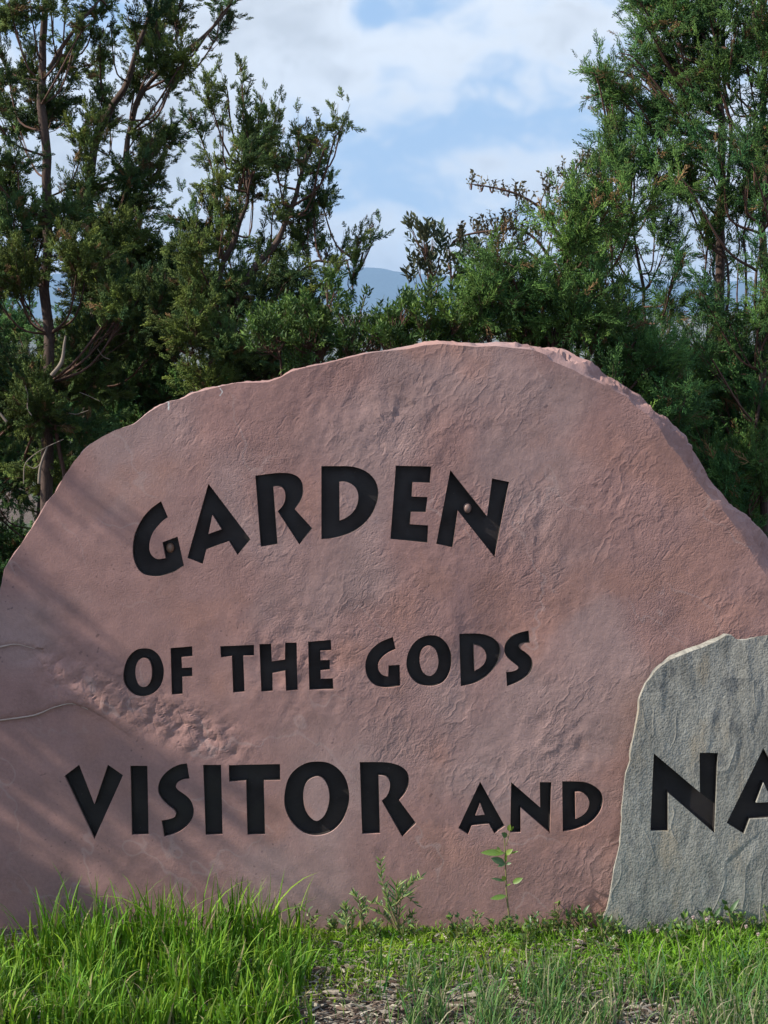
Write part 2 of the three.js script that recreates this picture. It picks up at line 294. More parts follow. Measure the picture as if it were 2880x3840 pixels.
/** Black paint in a cut letter: floor and most of the walls, one connected skin of real thickness. */
function paintedLetter(letter, z, depth, lip) {
  const s = letterShape(letter, z), o = inset(s.o, 0.0006), h = s.h ? inset(s.h, 0.0006) : null;
  const floor = noUV(new THREE.ExtrudeGeometry(shapeOf({ o, h }), { depth: 0.0012, bevelEnabled: false })); floor.translate(0, 0, z - depth + 0.0004);
  const pos = [], idx = [];
  for (const loop of [o, h].filter(Boolean)) {
    const inn = inset(loop, 0.0008), n = loop.length, b = pos.length / 3, z0 = z - depth + 0.0015, z1 = z - lip;
    for (let i = 0; i < n; i++) pos.push(loop[i].x, loop[i].y, z0, loop[i].x, loop[i].y, z1, inn[i].x, inn[i].y, z1 - 0.0006, inn[i].x, inn[i].y, z0);
    for (let i = 0; i < n; i++) { const p = b + i * 4, q = b + ((i + 1) % n) * 4; for (let k = 0; k < 3; k++) idx.push(p + k, q + k, p + k + 1, q + k, q + k + 1, p + k + 1); }
  }
  const wall = noUV(toCreasedNormals(geoOf(pos, idx), 0.5));
  return mergeGeometries([floor, wall]);
}
const paintMap = dataMap(512, 512, (u, v, c) => { const f = fbm(u * 7, v * 7, 4), s = N2(u * 30, v * 110), k = 0.0085 + 0.003 * f + 0.003 * smooth(0.3, 0.9, s) + 0.05 * smooth(0.93, 0.99, N2(u * 90, v * 90)); c[0] = k * 1.5; c[1] = k * 1.06; c[2] = k * 0.98; }, true);
paintMap.repeat.set(1, 1);
const paintRough = dataMap(256, 256, (u, v, c) => { c[0] = c[1] = c[2] = clamp(0.66 + 0.3 * fbm(u * 6, v * 6, 4)); });
const paint = new THREE.MeshStandardMaterial({ map: paintMap, roughnessMap: paintRough, roughness: 1 });

// --- pink sandstone slab
const toV = (px, py, z) => { const p = P(px, py, z); return new THREE.Vector2(p.x, p.y); };
const leftEdge = [[0, 1180], [20, 1075], [60, 1015], [105, 950], [160, 865], [205, 785], [240, 745], [275, 680], [320, 610], [385, 540], [440, 505], [500, 475], [580, 450], [640, 400], [690, 370], [730, 352], [790, 340], [830, 318], [900, 300], [960, 285], [1020, 272], [1130, 270], [1160, 268], [1210, 250], [1260, 222], [1320, 205], [1400, 190], [1460, 175], [1540, 155], [1600, 142], [1659, 135]].map(view(0, 1200, 0.868));
const topEdge = [[100, 126], [170, 110], [250, 103], [300, 108], [400, 116], [480, 112], [560, 121], [640, 128]].map(view(1440, 1200, 0.868));
const rightFront = [[700, 150], [720, 175], [780, 200], [820, 215], [860, 240], [930, 270], [1000, 310], [1050, 330], [1080, 370], [1140, 410], [1190, 465], [1230, 540], [1280, 590], [1320, 660], [1370, 720], [1420, 780], [1480, 840], [1530, 910], [1580, 990], [1620, 1060], [1659, 1110]].map(view(1440, 1200, 0.868));
const rightBack = [[720, 121], [760, 130], [820, 155], [870, 180], [915, 215], [965, 245], [1020, 275], [1060, 300], [1110, 330], [1170, 390], [1230, 425], [1285, 490], [1335, 565], [1385, 640], [1430, 715], [1490, 790], [1560, 830], [1600, 870], [1635, 910], [1659, 945], [1700, 1000]].map(view(1440, 1200, 0.868));
const DEPTH = 0.027, Z_RIM = -0.14;
const pinkFront = [], pinkRim = [];
const both = (f, r) => { pinkFront.push(f); pinkRim.push(r); };
// counter-clockwise seen from the camera: bottom left -> bottom right -> up the right side -> over the top -> down the left
both(V(-1.28, -0.06, 0), V(-1.30, -0.06, 0)); both(V(0, -0.06, 0), V(0, -0.06, 0)); both(V(1.38, -0.06, 0), V(1.44, -0.06, 0));
for (const [x, y] of [[3210, 2950], [3120, 2620], [3000, 2350]]) both(toV(x, y, 0), toV(x + 90, y - 50, Z_RIM));
for (let i = rightFront.length - 1; i >= 0; i--) both(toV(...rightFront[i], 0), toV(...rightBack[i], rightFront[i][0] > 2200 ? -0.06 : Z_RIM));
for (let i = topEdge.length - 1; i >= 0; i--) both(toV(...topEdge[i], 0), toV(topEdge[i][0], topEdge[i][1] - 11, Z_RIM));
for (let i = leftEdge.length - 1; i >= 0; i--) { const k = 8 * smooth(200, 900, leftEdge[i][0]); both(toV(...leftEdge[i], 0), toV(leftEdge[i][0] + 5, leftEdge[i][1] - k + 6, Z_RIM)); }
for (const [x, y] of [[-40, 2340], [-90, 2500], [-130, 2760], [-150, 3100]]) both(toV(x, y, 0), toV(x + 10, y, Z_RIM));
const v2of = (a) => a.map((p) => new THREE.Vector2(p.x, p.y));

const pxOf = (x, y) => { const d = V(x, y, 0).sub(EYE).applyAxisAngle(V(1, 0, 0), PITCH); return [1440 - d.x / d.z * FPX, 1920 + d.y / d.z * FPX]; };
const inverse = { x: 0, y: 0 };
function distLine(px, py, line) { let best = 1e9, side = 0, tt = 0; for (let i = 0; i < line.length - 1; i++) { const [ax, ay] = line[i], [bx, by] = line[i + 1], dx = bx - ax, dy = by - ay, t = clamp(((px - ax) * dx + (py - ay) * dy) / (dx * dx + dy * dy)), d = Math.hypot(px - ax - dx * t, py - ay - dy * t); if (d < best) { best = d; side = (px - ax) * dy - (py - ay) * dx; tt = i + t; } } return [best, Math.sign(side), tt]; }
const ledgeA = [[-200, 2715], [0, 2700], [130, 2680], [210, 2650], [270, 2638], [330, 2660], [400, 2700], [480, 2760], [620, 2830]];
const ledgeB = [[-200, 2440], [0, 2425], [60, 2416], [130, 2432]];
const scoopEdge = [[1780, 2240], [1735, 2290], [1725, 2340], [1730, 2400], [1738, 2470], [1735, 2560], [1700, 2610]];
/** Coarse relief of the pink face in metres, by real shape. */
function pinkRelief(x, y) {
  const [px, py] = pxOf(x, y);
  let r = 0.0035 * fbm(x * 1.3 + 3, y * 1.3, 3) + 0.0010 * fbm(x * 6, y * 6 + 8, 3);
  const rough = smooth(0, 0.5, fbm(x * 1.9 - 4, y * 1.9 + 2, 2) + 0.25 + smooth(600, 1400, px) * 0.2);
  r += rough * 0.0010 * (ridge(x * 9 + y * 5, y * 6 - x * 3) - 0.6) ;
  const [da, sa, ta] = distLine(px, py, ledgeA);
  if (da < 200) r += 0.0065 * sa * Math.tanh(da / 13) * Math.exp(-da / 70) * smooth(8.2, 4.5, ta);
  const [db, sb] = distLine(px, py, ledgeB); if (db < 120) r += 0.005 * sb * Math.tanh(db / 11) * Math.exp(-db / 40);
  const band = Math.exp(-((((px - 420) * 0.40 - (py - 2600) * 0.92) / 95) ** 2)) * smooth(30, 180, px) * smooth(1050, 700, px);
  r += band * (0.0075 * fbm(x * 11 + 2, y * 11, 4) - 0.004 * Math.pow(ridge(x * 15 + y * 7, y * 9 - x * 4), 6));
  const swirl = Math.exp(-(((px - 1130) / 190) ** 2 + ((py - 2480) / 190) ** 2)) + 0.7 * Math.exp(-(((px - 1450) / 330) ** 2 + ((py - 1560) / 150) ** 2)) + 0.6 * Math.exp(-(((px - 2080) / 200) ** 2 + ((py - 2790) / 120) ** 2)) + 0.5 * Math.exp(-(((px - 1980) / 160) ** 2 + ((py - 2000) / 200) ** 2));
  r += swirl * (0.0062 * fbm(x * 9 - y * 4, y * 4 + x * 3, 4) + 0.0036 * (Math.pow(ridge(x * 13 - y * 6, y * 5 + x * 4), 5) - 0.3));
  const sc = ((px - 1880) / 190) ** 2 + ((py - 2400) / 190) ** 2;              // the smooth hollow beside the last word of the second line
  r -= 0.011 * Math.exp(-sc * 1.1) * smooth(-25, 45, px - 1715 + 0.12 * Math.abs(py - 2380));
  const dg = Math.abs((px - 200) * 0.62 - (py - 2330) * 0.78); r += 0.0022 * Math.exp(-((dg / 26) ** 2)) * smooth(60, 200, px) * smooth(560, 380, px);   // faint diagonal rib
  return r;
}
const PW = 3.0, PH = 1.9, PX0 = -1.5, PY0 = -0.08;
const pinkUV = (x, y, z) => [(x - PX0 - 0.6 * Math.min(0, z + 0.03)) / PW, (y - PY0 + 0.6 * Math.min(0, z + 0.03)) / PH];
const pinkBump = dataMap(2048, 1297, (u, v, c) => {
  const x = PX0 + u * PW, y = PY0 + v * PH, [px, py] = pxOf(x, y);
  // how wrinkled the skin of the stone is: smooth at the lower left, leathery elsewhere
  const w = clamp(smooth(-0.35, 0.35, ((px - 900) * 0.85 - (py - 2150) * 0.55) / 1000 + 0.22 * fbm(x * 2.2, y * 2.2, 3)) + 0.9 * Math.exp(-(((px - 1120) / 230) ** 2 + ((py - 2430) / 130) ** 2)));
  const soft = Math.exp(-(((px - 1880) / 170) ** 2 + ((py - 2400) / 170) ** 2) * 0.9);
  const k = w * (1 - 0.75 * soft);
  const wx = x + 0.004 * N2(x * 28, y * 28), wy = y + 0.004 * N2(x * 28 + 40, y * 28);
  const ang = (th) => [wx * Math.cos(th) + wy * Math.sin(th), -wx * Math.sin(th) + wy * Math.cos(th)], pick = smooth(-0.25, 0.25, N2(x * 2.3 + 5, y * 2.3));
  const [a, b] = ang(0.98), [a2, b2] = ang(0.55);                               // a runs along the wrinkles
  const streak = mix(smooth(0.45, 0.9, N2(a * 11, b * 58)), smooth(0.45, 0.9, N2(a2 * 11 + 5, b2 * 58)), pick) * smooth(-0.1, 0.5, N2(x * 6 + 3, y * 6)), streak2 = mix(smooth(0.35, 0.9, N2(a * 26 + 9, b * 120)), smooth(0.35, 0.9, N2(a2 * 26, b2 * 120)), pick) * smooth(-0.3, 0.4, N2(x * 9 - 3, y * 9 + 8));
  const cell = Math.pow(1 - Math.min(Math.abs(N2(wx * 62, wy * 62)), Math.abs(N2(wx * 62 + 50, wy * 62 + 50))), 6), cell2 = Math.pow(1 - Math.abs(N2(wx * 130, wy * 130)), 3);
  const flow = fbm(x * 7 + 3 + 0.3 * N2(x * 5, y * 5), y * 7, 5), lump = fbm(x * 22, y * 22, 4);
  const folds = smooth(0.15, 0.8, fbm(x * 2.6 + 20, y * 2.6, 3) + 0.4 * w), fold = Math.pow(1 - Math.abs(fbm(a * 6 + 8, b * 12, 4)), 5);
  let h = 0.55 + 0.05 * lump * (0.5 + w);
  const calm = 0.35 + 0.65 * smooth(-0.25, 0.35, fbm(x * 2.1 + 90, y * 2.1, 3));
  h += k * (calm * (-0.11 * streak - 0.06 * streak2 - 0.08 * cell - 0.045 * cell2) + 0.17 * flow * folds + 0.16 * fold * folds);
  h += (1 - k) * (-0.02 * cell + 0.02 * N2(x * 150, y * 150));
  h += 0.018 * N2(x * 240, y * 240);
  // broken band running down from the left edge
  const band = Math.exp(-((((px - 420) * 0.40 - (py - 2600) * 0.92) / 85) ** 2)) * smooth(60, 180, px) * smooth(1050, 700, px);
  h += band * (0.30 * fbm(x * 14, y * 14, 5) - 0.14 * Math.pow(ridge(x * 24 + y * 9, y * 13 - 3), 5));
  const [da, sa, ta] = distLine(px, py, ledgeA); h -= 0.25 * Math.exp(-((da / 5) ** 2)) * (ta > 4 ? smooth(8, 5, ta) : 0.3);
  c[0] = c[1] = c[2] = clamp(h);
});
const pinkMap = dataMap(1536, 973, (u, v, c) => {
  const x = PX0 + u * PW, y = PY0 + v * PH, [px, py] = pxOf(x, y);
  const f = fbm(x * 1.6, y * 1.6, 4), g = fbm(x * 5 + 9, y * 5, 4), n = N2(x * 60, y * 60), s = N2(x * 190, y * 190);
  let r = 0.312, gg = 0.178, b = 0.158, m = 1 + 0.13 * f + 0.12 * g + 0.06 * n + 0.07 * s;
  const grey = smooth(-0.05, 0.45, fbm(x * 1.1 + 30, y * 1.1 + 4, 3) + 0.22 * Math.exp(-(((px - 2080) / 420) ** 2 + ((py - 2350) / 420) ** 2)));
  r = mix(r, 0.330, grey * 0.8); gg = mix(gg, 0.222, grey * 0.8); b = mix(b, 0.205, grey * 0.8);
  const ochre = smooth(0.12, 0.55, fbm(x * 1.9 - 12, y * 1.9, 4) + 0.4 * Math.exp(-(((px - 2700) / 260) ** 2 + ((py - 2150) / 330) ** 2)));
  r = mix(r, 0.345, ochre * 0.6); gg = mix(gg, 0.182, ochre * 0.6); b = mix(b, 0.144, ochre * 0.6);
  const stain = smooth(0.25, 0.6, fbm(x * 3.4 + 70, y * 3.4, 4)); m *= 1 - 0.13 * stain;
  const speck = smooth(0.86, 0.93, N2(x * 46 + 3, y * 46)); m *= 1 - 0.3 * speck * smooth(0.2, 0.6, N2(x * 5, y * 5));
  r *= m; gg *= m; b *= m;
  // two white streaks of bird lime near the top edge
  for (const [sx, sy, L, W, wob] of [[632, 1512, 26, 4, 0], [829, 1462, 24, 2.6, 4]]) { const cy = (py - sy) / L, d = Math.abs(px - sx - wob * Math.sin(cy * 5)) / W; if (cy > -0.3 && cy < 1 && d < 1) { const t = smooth(1, 0.5, d); r = mix(r, 0.62, t); gg = mix(gg, 0.62, t); b = mix(b, 0.6, t); } }
  // dark pits, blackish lichen specks and a few pale mineral veins
  const pit = smooth(0.8, 0.9, N2(x * 34 + 60, y * 34)) * smooth(0.25, 0.6, N2(x * 3 + 4, y * 3 - 6)); r *= 1 - 0.45 * pit; gg *= 1 - 0.45 * pit; b *= 1 - 0.42 * pit;
  const vein = smooth(0.965, 0.995, 1 - Math.abs(fbm(x * 2.1 + 50, y * 2.1 + 0.8 * x, 4))) * smooth(0.1, 0.5, N2(x * 1.7 - 9, y * 1.7)); r = mix(r, 0.40, vein * 0.4); gg = mix(gg, 0.29, vein * 0.4); b = mix(b, 0.27, vein * 0.4);
  c[0] = r; c[1] = gg; c[2] = b;
}, true);
const pinkStone = new THREE.MeshStandardMaterial({ map: pinkMap, bumpMap: pinkBump, bumpScale: 0.0068, roughness: 0.93 });
const sign = thing('sandstone_sign', 'huge rounded pink sandstone slab with black carved words', 'stone sign');
{
  const g = slabGeometry({ front: v2of(pinkFront), rim: v2of(pinkRim), zFace: 0, zRim: Z_RIM, zBack: -0.3, c: [0.06, 0.62], rings: 150, around: 860, relief: pinkRelief, edgeRough: 0.030, crease: 0.5, rimAt: (x) => mix(0.35, 1, smooth(0.25, 0.5, x)), zr: (x) => mix(Z_RIM, -0.06, smooth(0.45, 0.62, x)) });
  part('slab', carve(g, PINK_LETTERS, 0, DEPTH, pinkUV), pinkStone, sign);
  for (const l of PINK_LETTERS) part('letter', paintedLetter(l, 0, DEPTH, 0.008), paint, sign);
  for (const [vx, vy, tf, color, label] of [[525, 1042, v1, lin(0.20, 0.12, 0.08), 'small round brown stud in the first letter'], [1070, 615, v3, lin(0.24, 0.155, 0.13), 'small round pale pink stud in a letter']]) {
    const s = new THREE.SphereGeometry(0.0125, 24, 16); s.scale(0.98, 1.22, 0.95); const p = P(...tf([vx, vy]), -DEPTH + 0.008); s.translate(p.x, p.y, p.z);
    part('stud', s, new THREE.MeshStandardMaterial({ color, roughness: 0.5 }), sign).userData.label = label;
  }
}
for (const [line, r0] of [[ledgeA.slice(1, 6), 0.0034], [ledgeB.slice(1), 0.0022]]) {   // thin raised tubes along the two ledge lines, coloured paler than the slab
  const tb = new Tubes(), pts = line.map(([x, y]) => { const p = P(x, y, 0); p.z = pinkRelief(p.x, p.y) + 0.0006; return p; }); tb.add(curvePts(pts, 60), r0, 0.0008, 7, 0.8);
  part('pale_lip', tb.geo(), new THREE.MeshStandardMaterial({ color: lin(0.45, 0.345, 0.30), roughness: 0.9 }), sign).userData.label = 'thin pale raised lip along a ledge line of the pink face';
}
console.log('pink slab done');

// --- grey slab in front of it
const ZG = 0.075;
const greyEdge = [[2269, 3560], [2268, 3470], [2265, 3432], [2278, 3402], [2291, 3342], [2304, 3255], [2325, 3168], [2333, 3060], [2331, 3046], [2340, 2960], [2347, 2899],
  ...[[300, 1350], [300, 1280], [325, 1150], [345, 1050], [370, 930], [385, 850], [388, 740], [420, 660], [455, 580], [500, 530], [550, 460], [605, 412], [700, 350], [830, 298], [920, 262], [1000, 238], [1080, 202], [1190, 150], [1240, 112], [1300, 112], [1350, 160], [1440, 156], [1560, 122], [1659, 110]].map(view(2250, 2340, 0.3797)), [3000, 2372], [3200, 2350], [3400, 2420], [3540, 2600], [3600, 2900], [3630, 3560]];
const gF = [], gR = [];
for (let i = greyEdge.length - 1; i >= 0; i--) { const [x, y] = greyEdge[i], z1 = 0.022, up = smooth(2620, 2420, y) * (x < 2760 ? 1 : 0.3); gF.push(toV(x, y, ZG)); gR.push(toV(x - 3 - 4 * smooth(2900, 2500, y) + (x > 3100 ? 14 : 0), y - 15 * up * smooth(2460, 2520, x) * smooth(2790, 2650, x), z1)); }
gF.forEach((p, i) => { if (p.y < 0.02) { p.y = -0.06; gR[i].y = -0.06; } });
const z7 = view(2250, 2340, 0.3797), z6b = view(1440, 2300, 0.868);
const greyLedges = [[[830, 290], [855, 420], [860, 520], [880, 640]].map(z7), [[1215, 350], [1270, 520], [1255, 640], [1290, 760]].map(z7), [[1520, 650], [1500, 800], [1445, 945]].map(z7), [[1055, 930], [1045, 1080], [1010, 1190]].map(z7), [[1400, 170], [1420, 300], [1425, 430]].map(z7), [[585, 440], [590, 600], [580, 720]].map(z7), [[1310, 1130], [1300, 1230], [1270, 1320]].map(z7), [[1560, 940], [1455, 1040], [1440, 1180], [1425, 1290]].map(z6b)];
function greyRelief(x, y) {
  let led = 0; const [px, py] = pxOf(x, y); for (const l of greyLedges) { const [d, sd] = distLine(px, py, l); if (d < 90) led -= 0.0016 * sd * Math.tanh(d / 7) * Math.exp(-d / 24); }
  const a = fbm(x * 3.2, y * 1.1 + 4, 4), st = Math.round(a * 7) / 7;
  return led + 0.0036 * mix(a, st, 0.7) + 0.0012 * fbm(x * 9, y * 4, 3);
}
const GW = 1.6, GH = 1.2, GX0 = 0.5, GY0 = -0.1;
const greyUV = (x, y, z) => [(x - GX0 - 0.6 * Math.min(0, z - 0.055)) / GW, (y - GY0 + 0.6 * Math.min(0, z - 0.055)) / GH];
const greyBump = dataMap(1600, 1200, (u, v, c) => {
  const x = u * GW, y = v * GH, wx = x + 0.02 * N2(x * 6, y * 6), a = fbm(wx * 6, y * 1.7 + 1, 5), st = Math.floor(a * 11) / 11;
  const e = Math.pow(ridge(wx * 7 + 3, y * 2.1), 14) * smooth(0, 0.5, N2(x * 3, y * 3));
    c[0] = c[1] = c[2] = clamp(0.5 + 0.16 * mix(a, st, 0.65) + 0.10 * fbm(x * 42, y * 26, 4) + 0.05 * N2(x * 130, y * 110) - 0.10 * smooth(0.8, 0.9, N2(x * 52, y * 52)) + 0.25 * e);
});
const greyMap = dataMap(1024, 768, (u, v, c) => {
  const x = u * GW, y = v * GH, f = fbm(x * 2.5, y * 1.8, 4), g = fbm(x * 16 + 3, y * 7, 4), n = N2(x * 85, y * 70), st = fbm(x * 24, y * 3, 3);
  const m = 1 + 0.2 * f + 0.3 * g + 0.2 * n + 0.16 * st; let r = 0.262 * m, gg = 0.254 * m, b = 0.222 * m; const pit = smooth(0.72, 0.86, N2(x * 70 + 9, y * 70)); r *= 1 - 0.5 * pit; gg *= 1 - 0.5 * pit; b *= 1 - 0.5 * pit;
  const rust = smooth(0.2, 0.55, fbm(x * 5 + 40, y * 2.2, 4)); r = mix(r, 0.33, rust * 0.5); gg = mix(gg, 0.27, rust * 0.5); b = mix(b, 0.19, rust * 0.5);
  const dk = smooth(0.28, 0.55, fbm(x * 7 - 20, y * 4, 4)); r *= 1 - 0.35 * dk; gg *= 1 - 0.33 * dk; b *= 1 - 0.28 * dk;
  c[0] = r; c[1] = gg; c[2] = b;
}, true);
const greySlab = thing('grey_stone_sign', 'rough grey stone slab with two carved letters in front of the pink sign', 'stone sign');
{
  const g = slabGeometry({ front: gF, rim: gR, zFace: ZG, zRim: 0.022, zBack: 0.016, c: [1.1, 0.36], rings: 150, around: 640, relief: greyRelief, edgeRough: 0.008, crease: 0.7, backScale: 0.98 });
  part('slab', carve(g, GREY_LETTERS, ZG, DEPTH, greyUV), new THREE.MeshStandardMaterial({ map: greyMap, bumpMap: greyBump, bumpScale: 0.0062, roughness: 0.92 }), greySlab);
  for (const l of GREY_LETTERS) part('letter', paintedLetter(l, ZG, DEPTH, 0.008), paint, greySlab);
}
console.log('grey slab done');

// ------------------------------------------------------------------ trees
const barkMap = dataMap(256, 512, (u, v, c) => { const f = 0.5 + 0.5 * N2(u * 14, v * 5) + 0.4 * N2(u * 40, v * 14); c[0] = 0.05 + 0.045 * f; c[1] = 0.032 + 0.03 * f; c[2] = 0.026 + 0.024 * f; }, true);
const bark = new THREE.MeshStandardMaterial({ map: barkMap, roughness: 0.95 });
const twigMat = new THREE.MeshStandardMaterial({ color: lin(0.095, 0.048, 0.034), roughness: 0.9 });
const deadMat = new THREE.MeshStandardMaterial({ color: lin(0.21, 0.17, 0.135), roughness: 0.9 });
const juniperMat = new THREE.MeshPhysicalMaterial({ color: lin(1, 1, 1), roughness: 0.7, specularIntensity: 0.4, side: THREE.DoubleSide });
/** A spray of juniper: a thin axis with short scale-leaved twiglets. */
function spray(seed, len, loose) {
  const r = rng(seed), pos = [], idx = [];
  const strip = (a, d, l, w, ref) => {                                  // a slim, slightly bent, three-sided twiglet
    const x = V().crossVectors(d, ref).normalize(), z = V().crossVectors(x, d).normalize(), b = pos.length / 3, m = a.clone().addScaledVector(d, l * 0.55).addScaledVector(z, l * 0.07), e = a.clone().addScaledVector(d, l);
    for (const q of [a.clone().addScaledVector(x, -w * 0.7), a.clone().addScaledVector(x, w * 0.7), m.clone().addScaledVector(x, w), m.clone().addScaledVector(x, -w), m.clone().addScaledVector(z, w * 1.2), e]) pos.push(q.x, q.y, q.z);
    idx.push(b, b + 1, b + 2, b, b + 2, b + 3, b + 3, b + 2, b + 5, b, b + 3, b + 4, b + 1, b + 4, b + 2, b + 3, b + 5, b + 4, b + 2, b + 4, b + 5);
  };
  const n = loose ? 15 : 19;
  strip(V(0, 0, 0), V(0.05, 1, 0).normalize(), len, 0.0016, V(0, 0, 1));
  for (let i = 0; i < n; i++) {
    const t = (i + 0.4) / n, th = i * 2.4 + r() * 0.8, up = 0.75 + 0.5 * r() + 0.5 * t, d = V(Math.cos(th), up, Math.sin(th)).normalize();
    const l = len * (loose ? 0.34 : 0.40) * (1.05 - 0.55 * t) * (0.7 + 0.6 * r());
    strip(V(0, len * t * 0.92, 0), d, l, loose ? 0.0014 : 0.0017, V(r() - 0.5, r() - 0.5, r() - 0.5));
    if (r() < 0.7) { const q = V(0, len * t * 0.92, 0).addScaledVector(d, l * 0.45), d2 = d.clone().add(V(r() - 0.5, 0.5, r() - 0.5)).normalize(); strip(q, d2, l * 0.6, 0.0016, V(r() - 0.5, 1, r() - 0.5)); }
  }
  return geoOf(pos, idx);
}
const denseSprays = [1, 2, 3].map((s) => spray(s * 77, 0.056, false)), looseSprays = [1, 2, 3].map((s) => spray(s * 91, 0.072, true));

/** A juniper: trunks traced at depth z, clumps [x, y, rx, ry(, thin)] as they show, all given through view tf. */
function juniper({ name = 'juniper_tree', label, group, z, trunks, clumps, sprays, tint, seed, density = 1, dead = [], spread = 0.28, up = 0.55 }) {
  const r = rng(seed), t = thing(name, label, 'tree', group), trunkPts = [], wood = new Tubes(), limbs = new Tubes();
  for (const { pts, r0, r1, dz = 0, toGround = true } of trunks) {
    const w = pts.map(([x, y]) => P(x, y, z + dz)); if (toGround) { const f = w[0].clone(); f.y = -0.05; f.x += (r() - 0.5) * 0.1; w.unshift(f); }
    const c = curvePts(w, 26); c.forEach((p, i) => { p.x += 0.012 * N2(p.y * 4, seed); p.z += 0.04 * N2(p.y * 2, seed + 5); }); wood.add(c, r0 * 0.68, r1 * 0.68, 9, 0.22); trunkPts.push(...c.slice(4));
  }
  const lists = sprays.map(() => []), up0 = V(0, 1, 0);
  for (const [px, py, rx0, ry0, thin = 1, dzGiven] of clumps) {
    const zc = z + (dzGiven ?? (r() - 0.5) * 2 * spread), c = P(px, py, zc), m = (EYE.z - zc) / FPX, rx = rx0 * m, ry = ry0 * m, rz = Math.min(0.24, (rx + ry) / 2);
    // limb: from the trunk, a little lower than the clump
    let best = null, bd = 1e9; for (const q of trunkPts) { const d = Math.hypot(q.x - c.x, q.z - c.z) * 0.8 + Math.abs(q.y - (c.y - 0.18 - 0.35 * Math.abs(q.x - c.x))) * 1.3; if (d < bd) { bd = d; best = q; } }
    const mid = best.clone().lerp(c, 0.5).add(V((r() - 0.5) * 0.08, -0.05 - 0.05 * r(), (r() - 0.5) * 0.08)), end = c.clone().addScaledVector(up0, ry * 0.55).add(V((c.x - best.x) * 0.12, 0, 0));
    const limb = curvePts([best, mid, c, end], 12); const len = best.distanceTo(c);
    limbs.add(limb, 0.0035 + 0.006 * Math.min(1, len), 0.0015, 5, 0.15);
    const out = c.clone().sub(best).setZ(0).normalize();
    const area = Math.PI * rx * ry, n = Math.max(16, Math.round(area * 8000 * density * thin)), twigs = Math.max(3, Math.round(n / 9));
    const tint0 = 0.75 + 0.5 * r(), warm = r();
    for (let k = 0; k < twigs; k++) {
      const d = V(r() * 2 - 1, r() * 2 - 1, r() * 2 - 1).normalize(), rad = Math.pow(r(), 0.42) * (0.82 + 0.42 * N3(d.x * 1.7 + px, d.y * 1.7 + py, d.z * 1.7));
      const tip = c.clone().add(V(d.x * rx * rad, d.y * ry * rad, d.z * rz * rad)), s = limb[4 + Math.floor(r() * (limb.length - 4))];
      const dir = tip.clone().sub(s).normalize().addScaledVector(up0, up).addScaledVector(out, 0.25).add(V(r() - 0.5, r() - 0.5, r() - 0.5).multiplyScalar(0.6)).normalize();
      const q = s.clone().lerp(tip, 0.55).add(V(0, -0.02 * r(), 0)), tw = [s, q, tip, tip.clone().addScaledVector(dir, 0.05 + 0.06 * r())];
      if (k % 2 === 0) limbs.add(curvePts(tw, 4), 0.0022, 0.0008, 3);
      const cnt = Math.max(1, Math.round(n / twigs));
      for (let e = 0; e < cnt; e++) {
        const f = 0.25 + 0.75 * (e + r()) / cnt, pp = e === 0 ? tw[3].clone() : (f < 0.8 ? q.clone().lerp(tip, (f - 0.25) / 0.55) : tip.clone().lerp(tw[3], (f - 0.8) / 0.2));
        pp.add(V(r() - 0.5, r() - 0.5, r() - 0.5).multiplyScalar(0.035));
        const dd = dir.clone().add(V(r() - 0.5, r() - 0.5, r() - 0.5).multiplyScalar(1.3)).normalize();
        const v = tint0 * (0.55 + 0.9 * r()), brown = r() < 0.05, wv = clamp(warm * 0.6 + 0.5 * r() - 0.1), col = lin(mix(tint[0][0], tint[1][0], wv) * v, mix(tint[0][1], tint[1][1], wv) * v, mix(tint[0][2], tint[1][2], wv) * v);
        if (brown) col.setRGB(0.17 * v, 0.105 * v, 0.045 * v);
        lists[Math.floor(r() * lists.length)].push([along(pp, dd, r() * 6.28, 0.5 + 0.75 * r()), col]);
      }
    }
  }
  part('trunk', wood.geo(), bark, t); part('branches', limbs.geo(), twigMat, t);
  if (dead.length) for (const d of dead) { const tb = new Tubes(); tb.add(curvePts(d.pts.map(([x, y]) => P(x + 6 * (N2(x * 0.05, y * 0.05)), y, d.z ?? z + 0.35)), 14), d.r0 * 0.55, d.r1 * 0.55, 6, 0.25); part('dead_branch', tb.geo(), deadMat, t).userData.label = 'bare pale dead branch'; }
  lists.forEach((l, i) => instances('foliage', sprays[i], juniperMat, l, t, 'stuff'));
  return t;
}
const a1 = view(0, 0, 960 / 1659), a2 = view(600, 300, 900 / 1659), b1 = view(2000, 0, 880 / 1659), b2 = view(2100, 600, 780 / 1659), a5 = view(0, 1100, 800 / 1659);
const cl = (tf, k, list) => list.map(([x, y, rx, ry, thin, dz]) => [...tf([x, y]), rx * k, ry * k, thin, dz]);
const fill = (seed, n, x0, x1, y0, y1, r0, r1, thin = 1) => { const r = rng(seed), o = []; for (let i = 0; i < n; i++) o.push([mix(x0, x1, r()), mix(y0, y1, r()), mix(r0, r1, r()), mix(r0, r1, r()), thin]); return o; };
const OLIVE = [[0.036, 0.088, 0.032], [0.14, 0.172, 0.028]], DEEP = [[0.033, 0.108, 0.036], [0.105, 0.18, 0.034]];
const ka = 960 / 1659, kd = 900 / 1659, kb = 880 / 1659, kc = 780 / 1659;
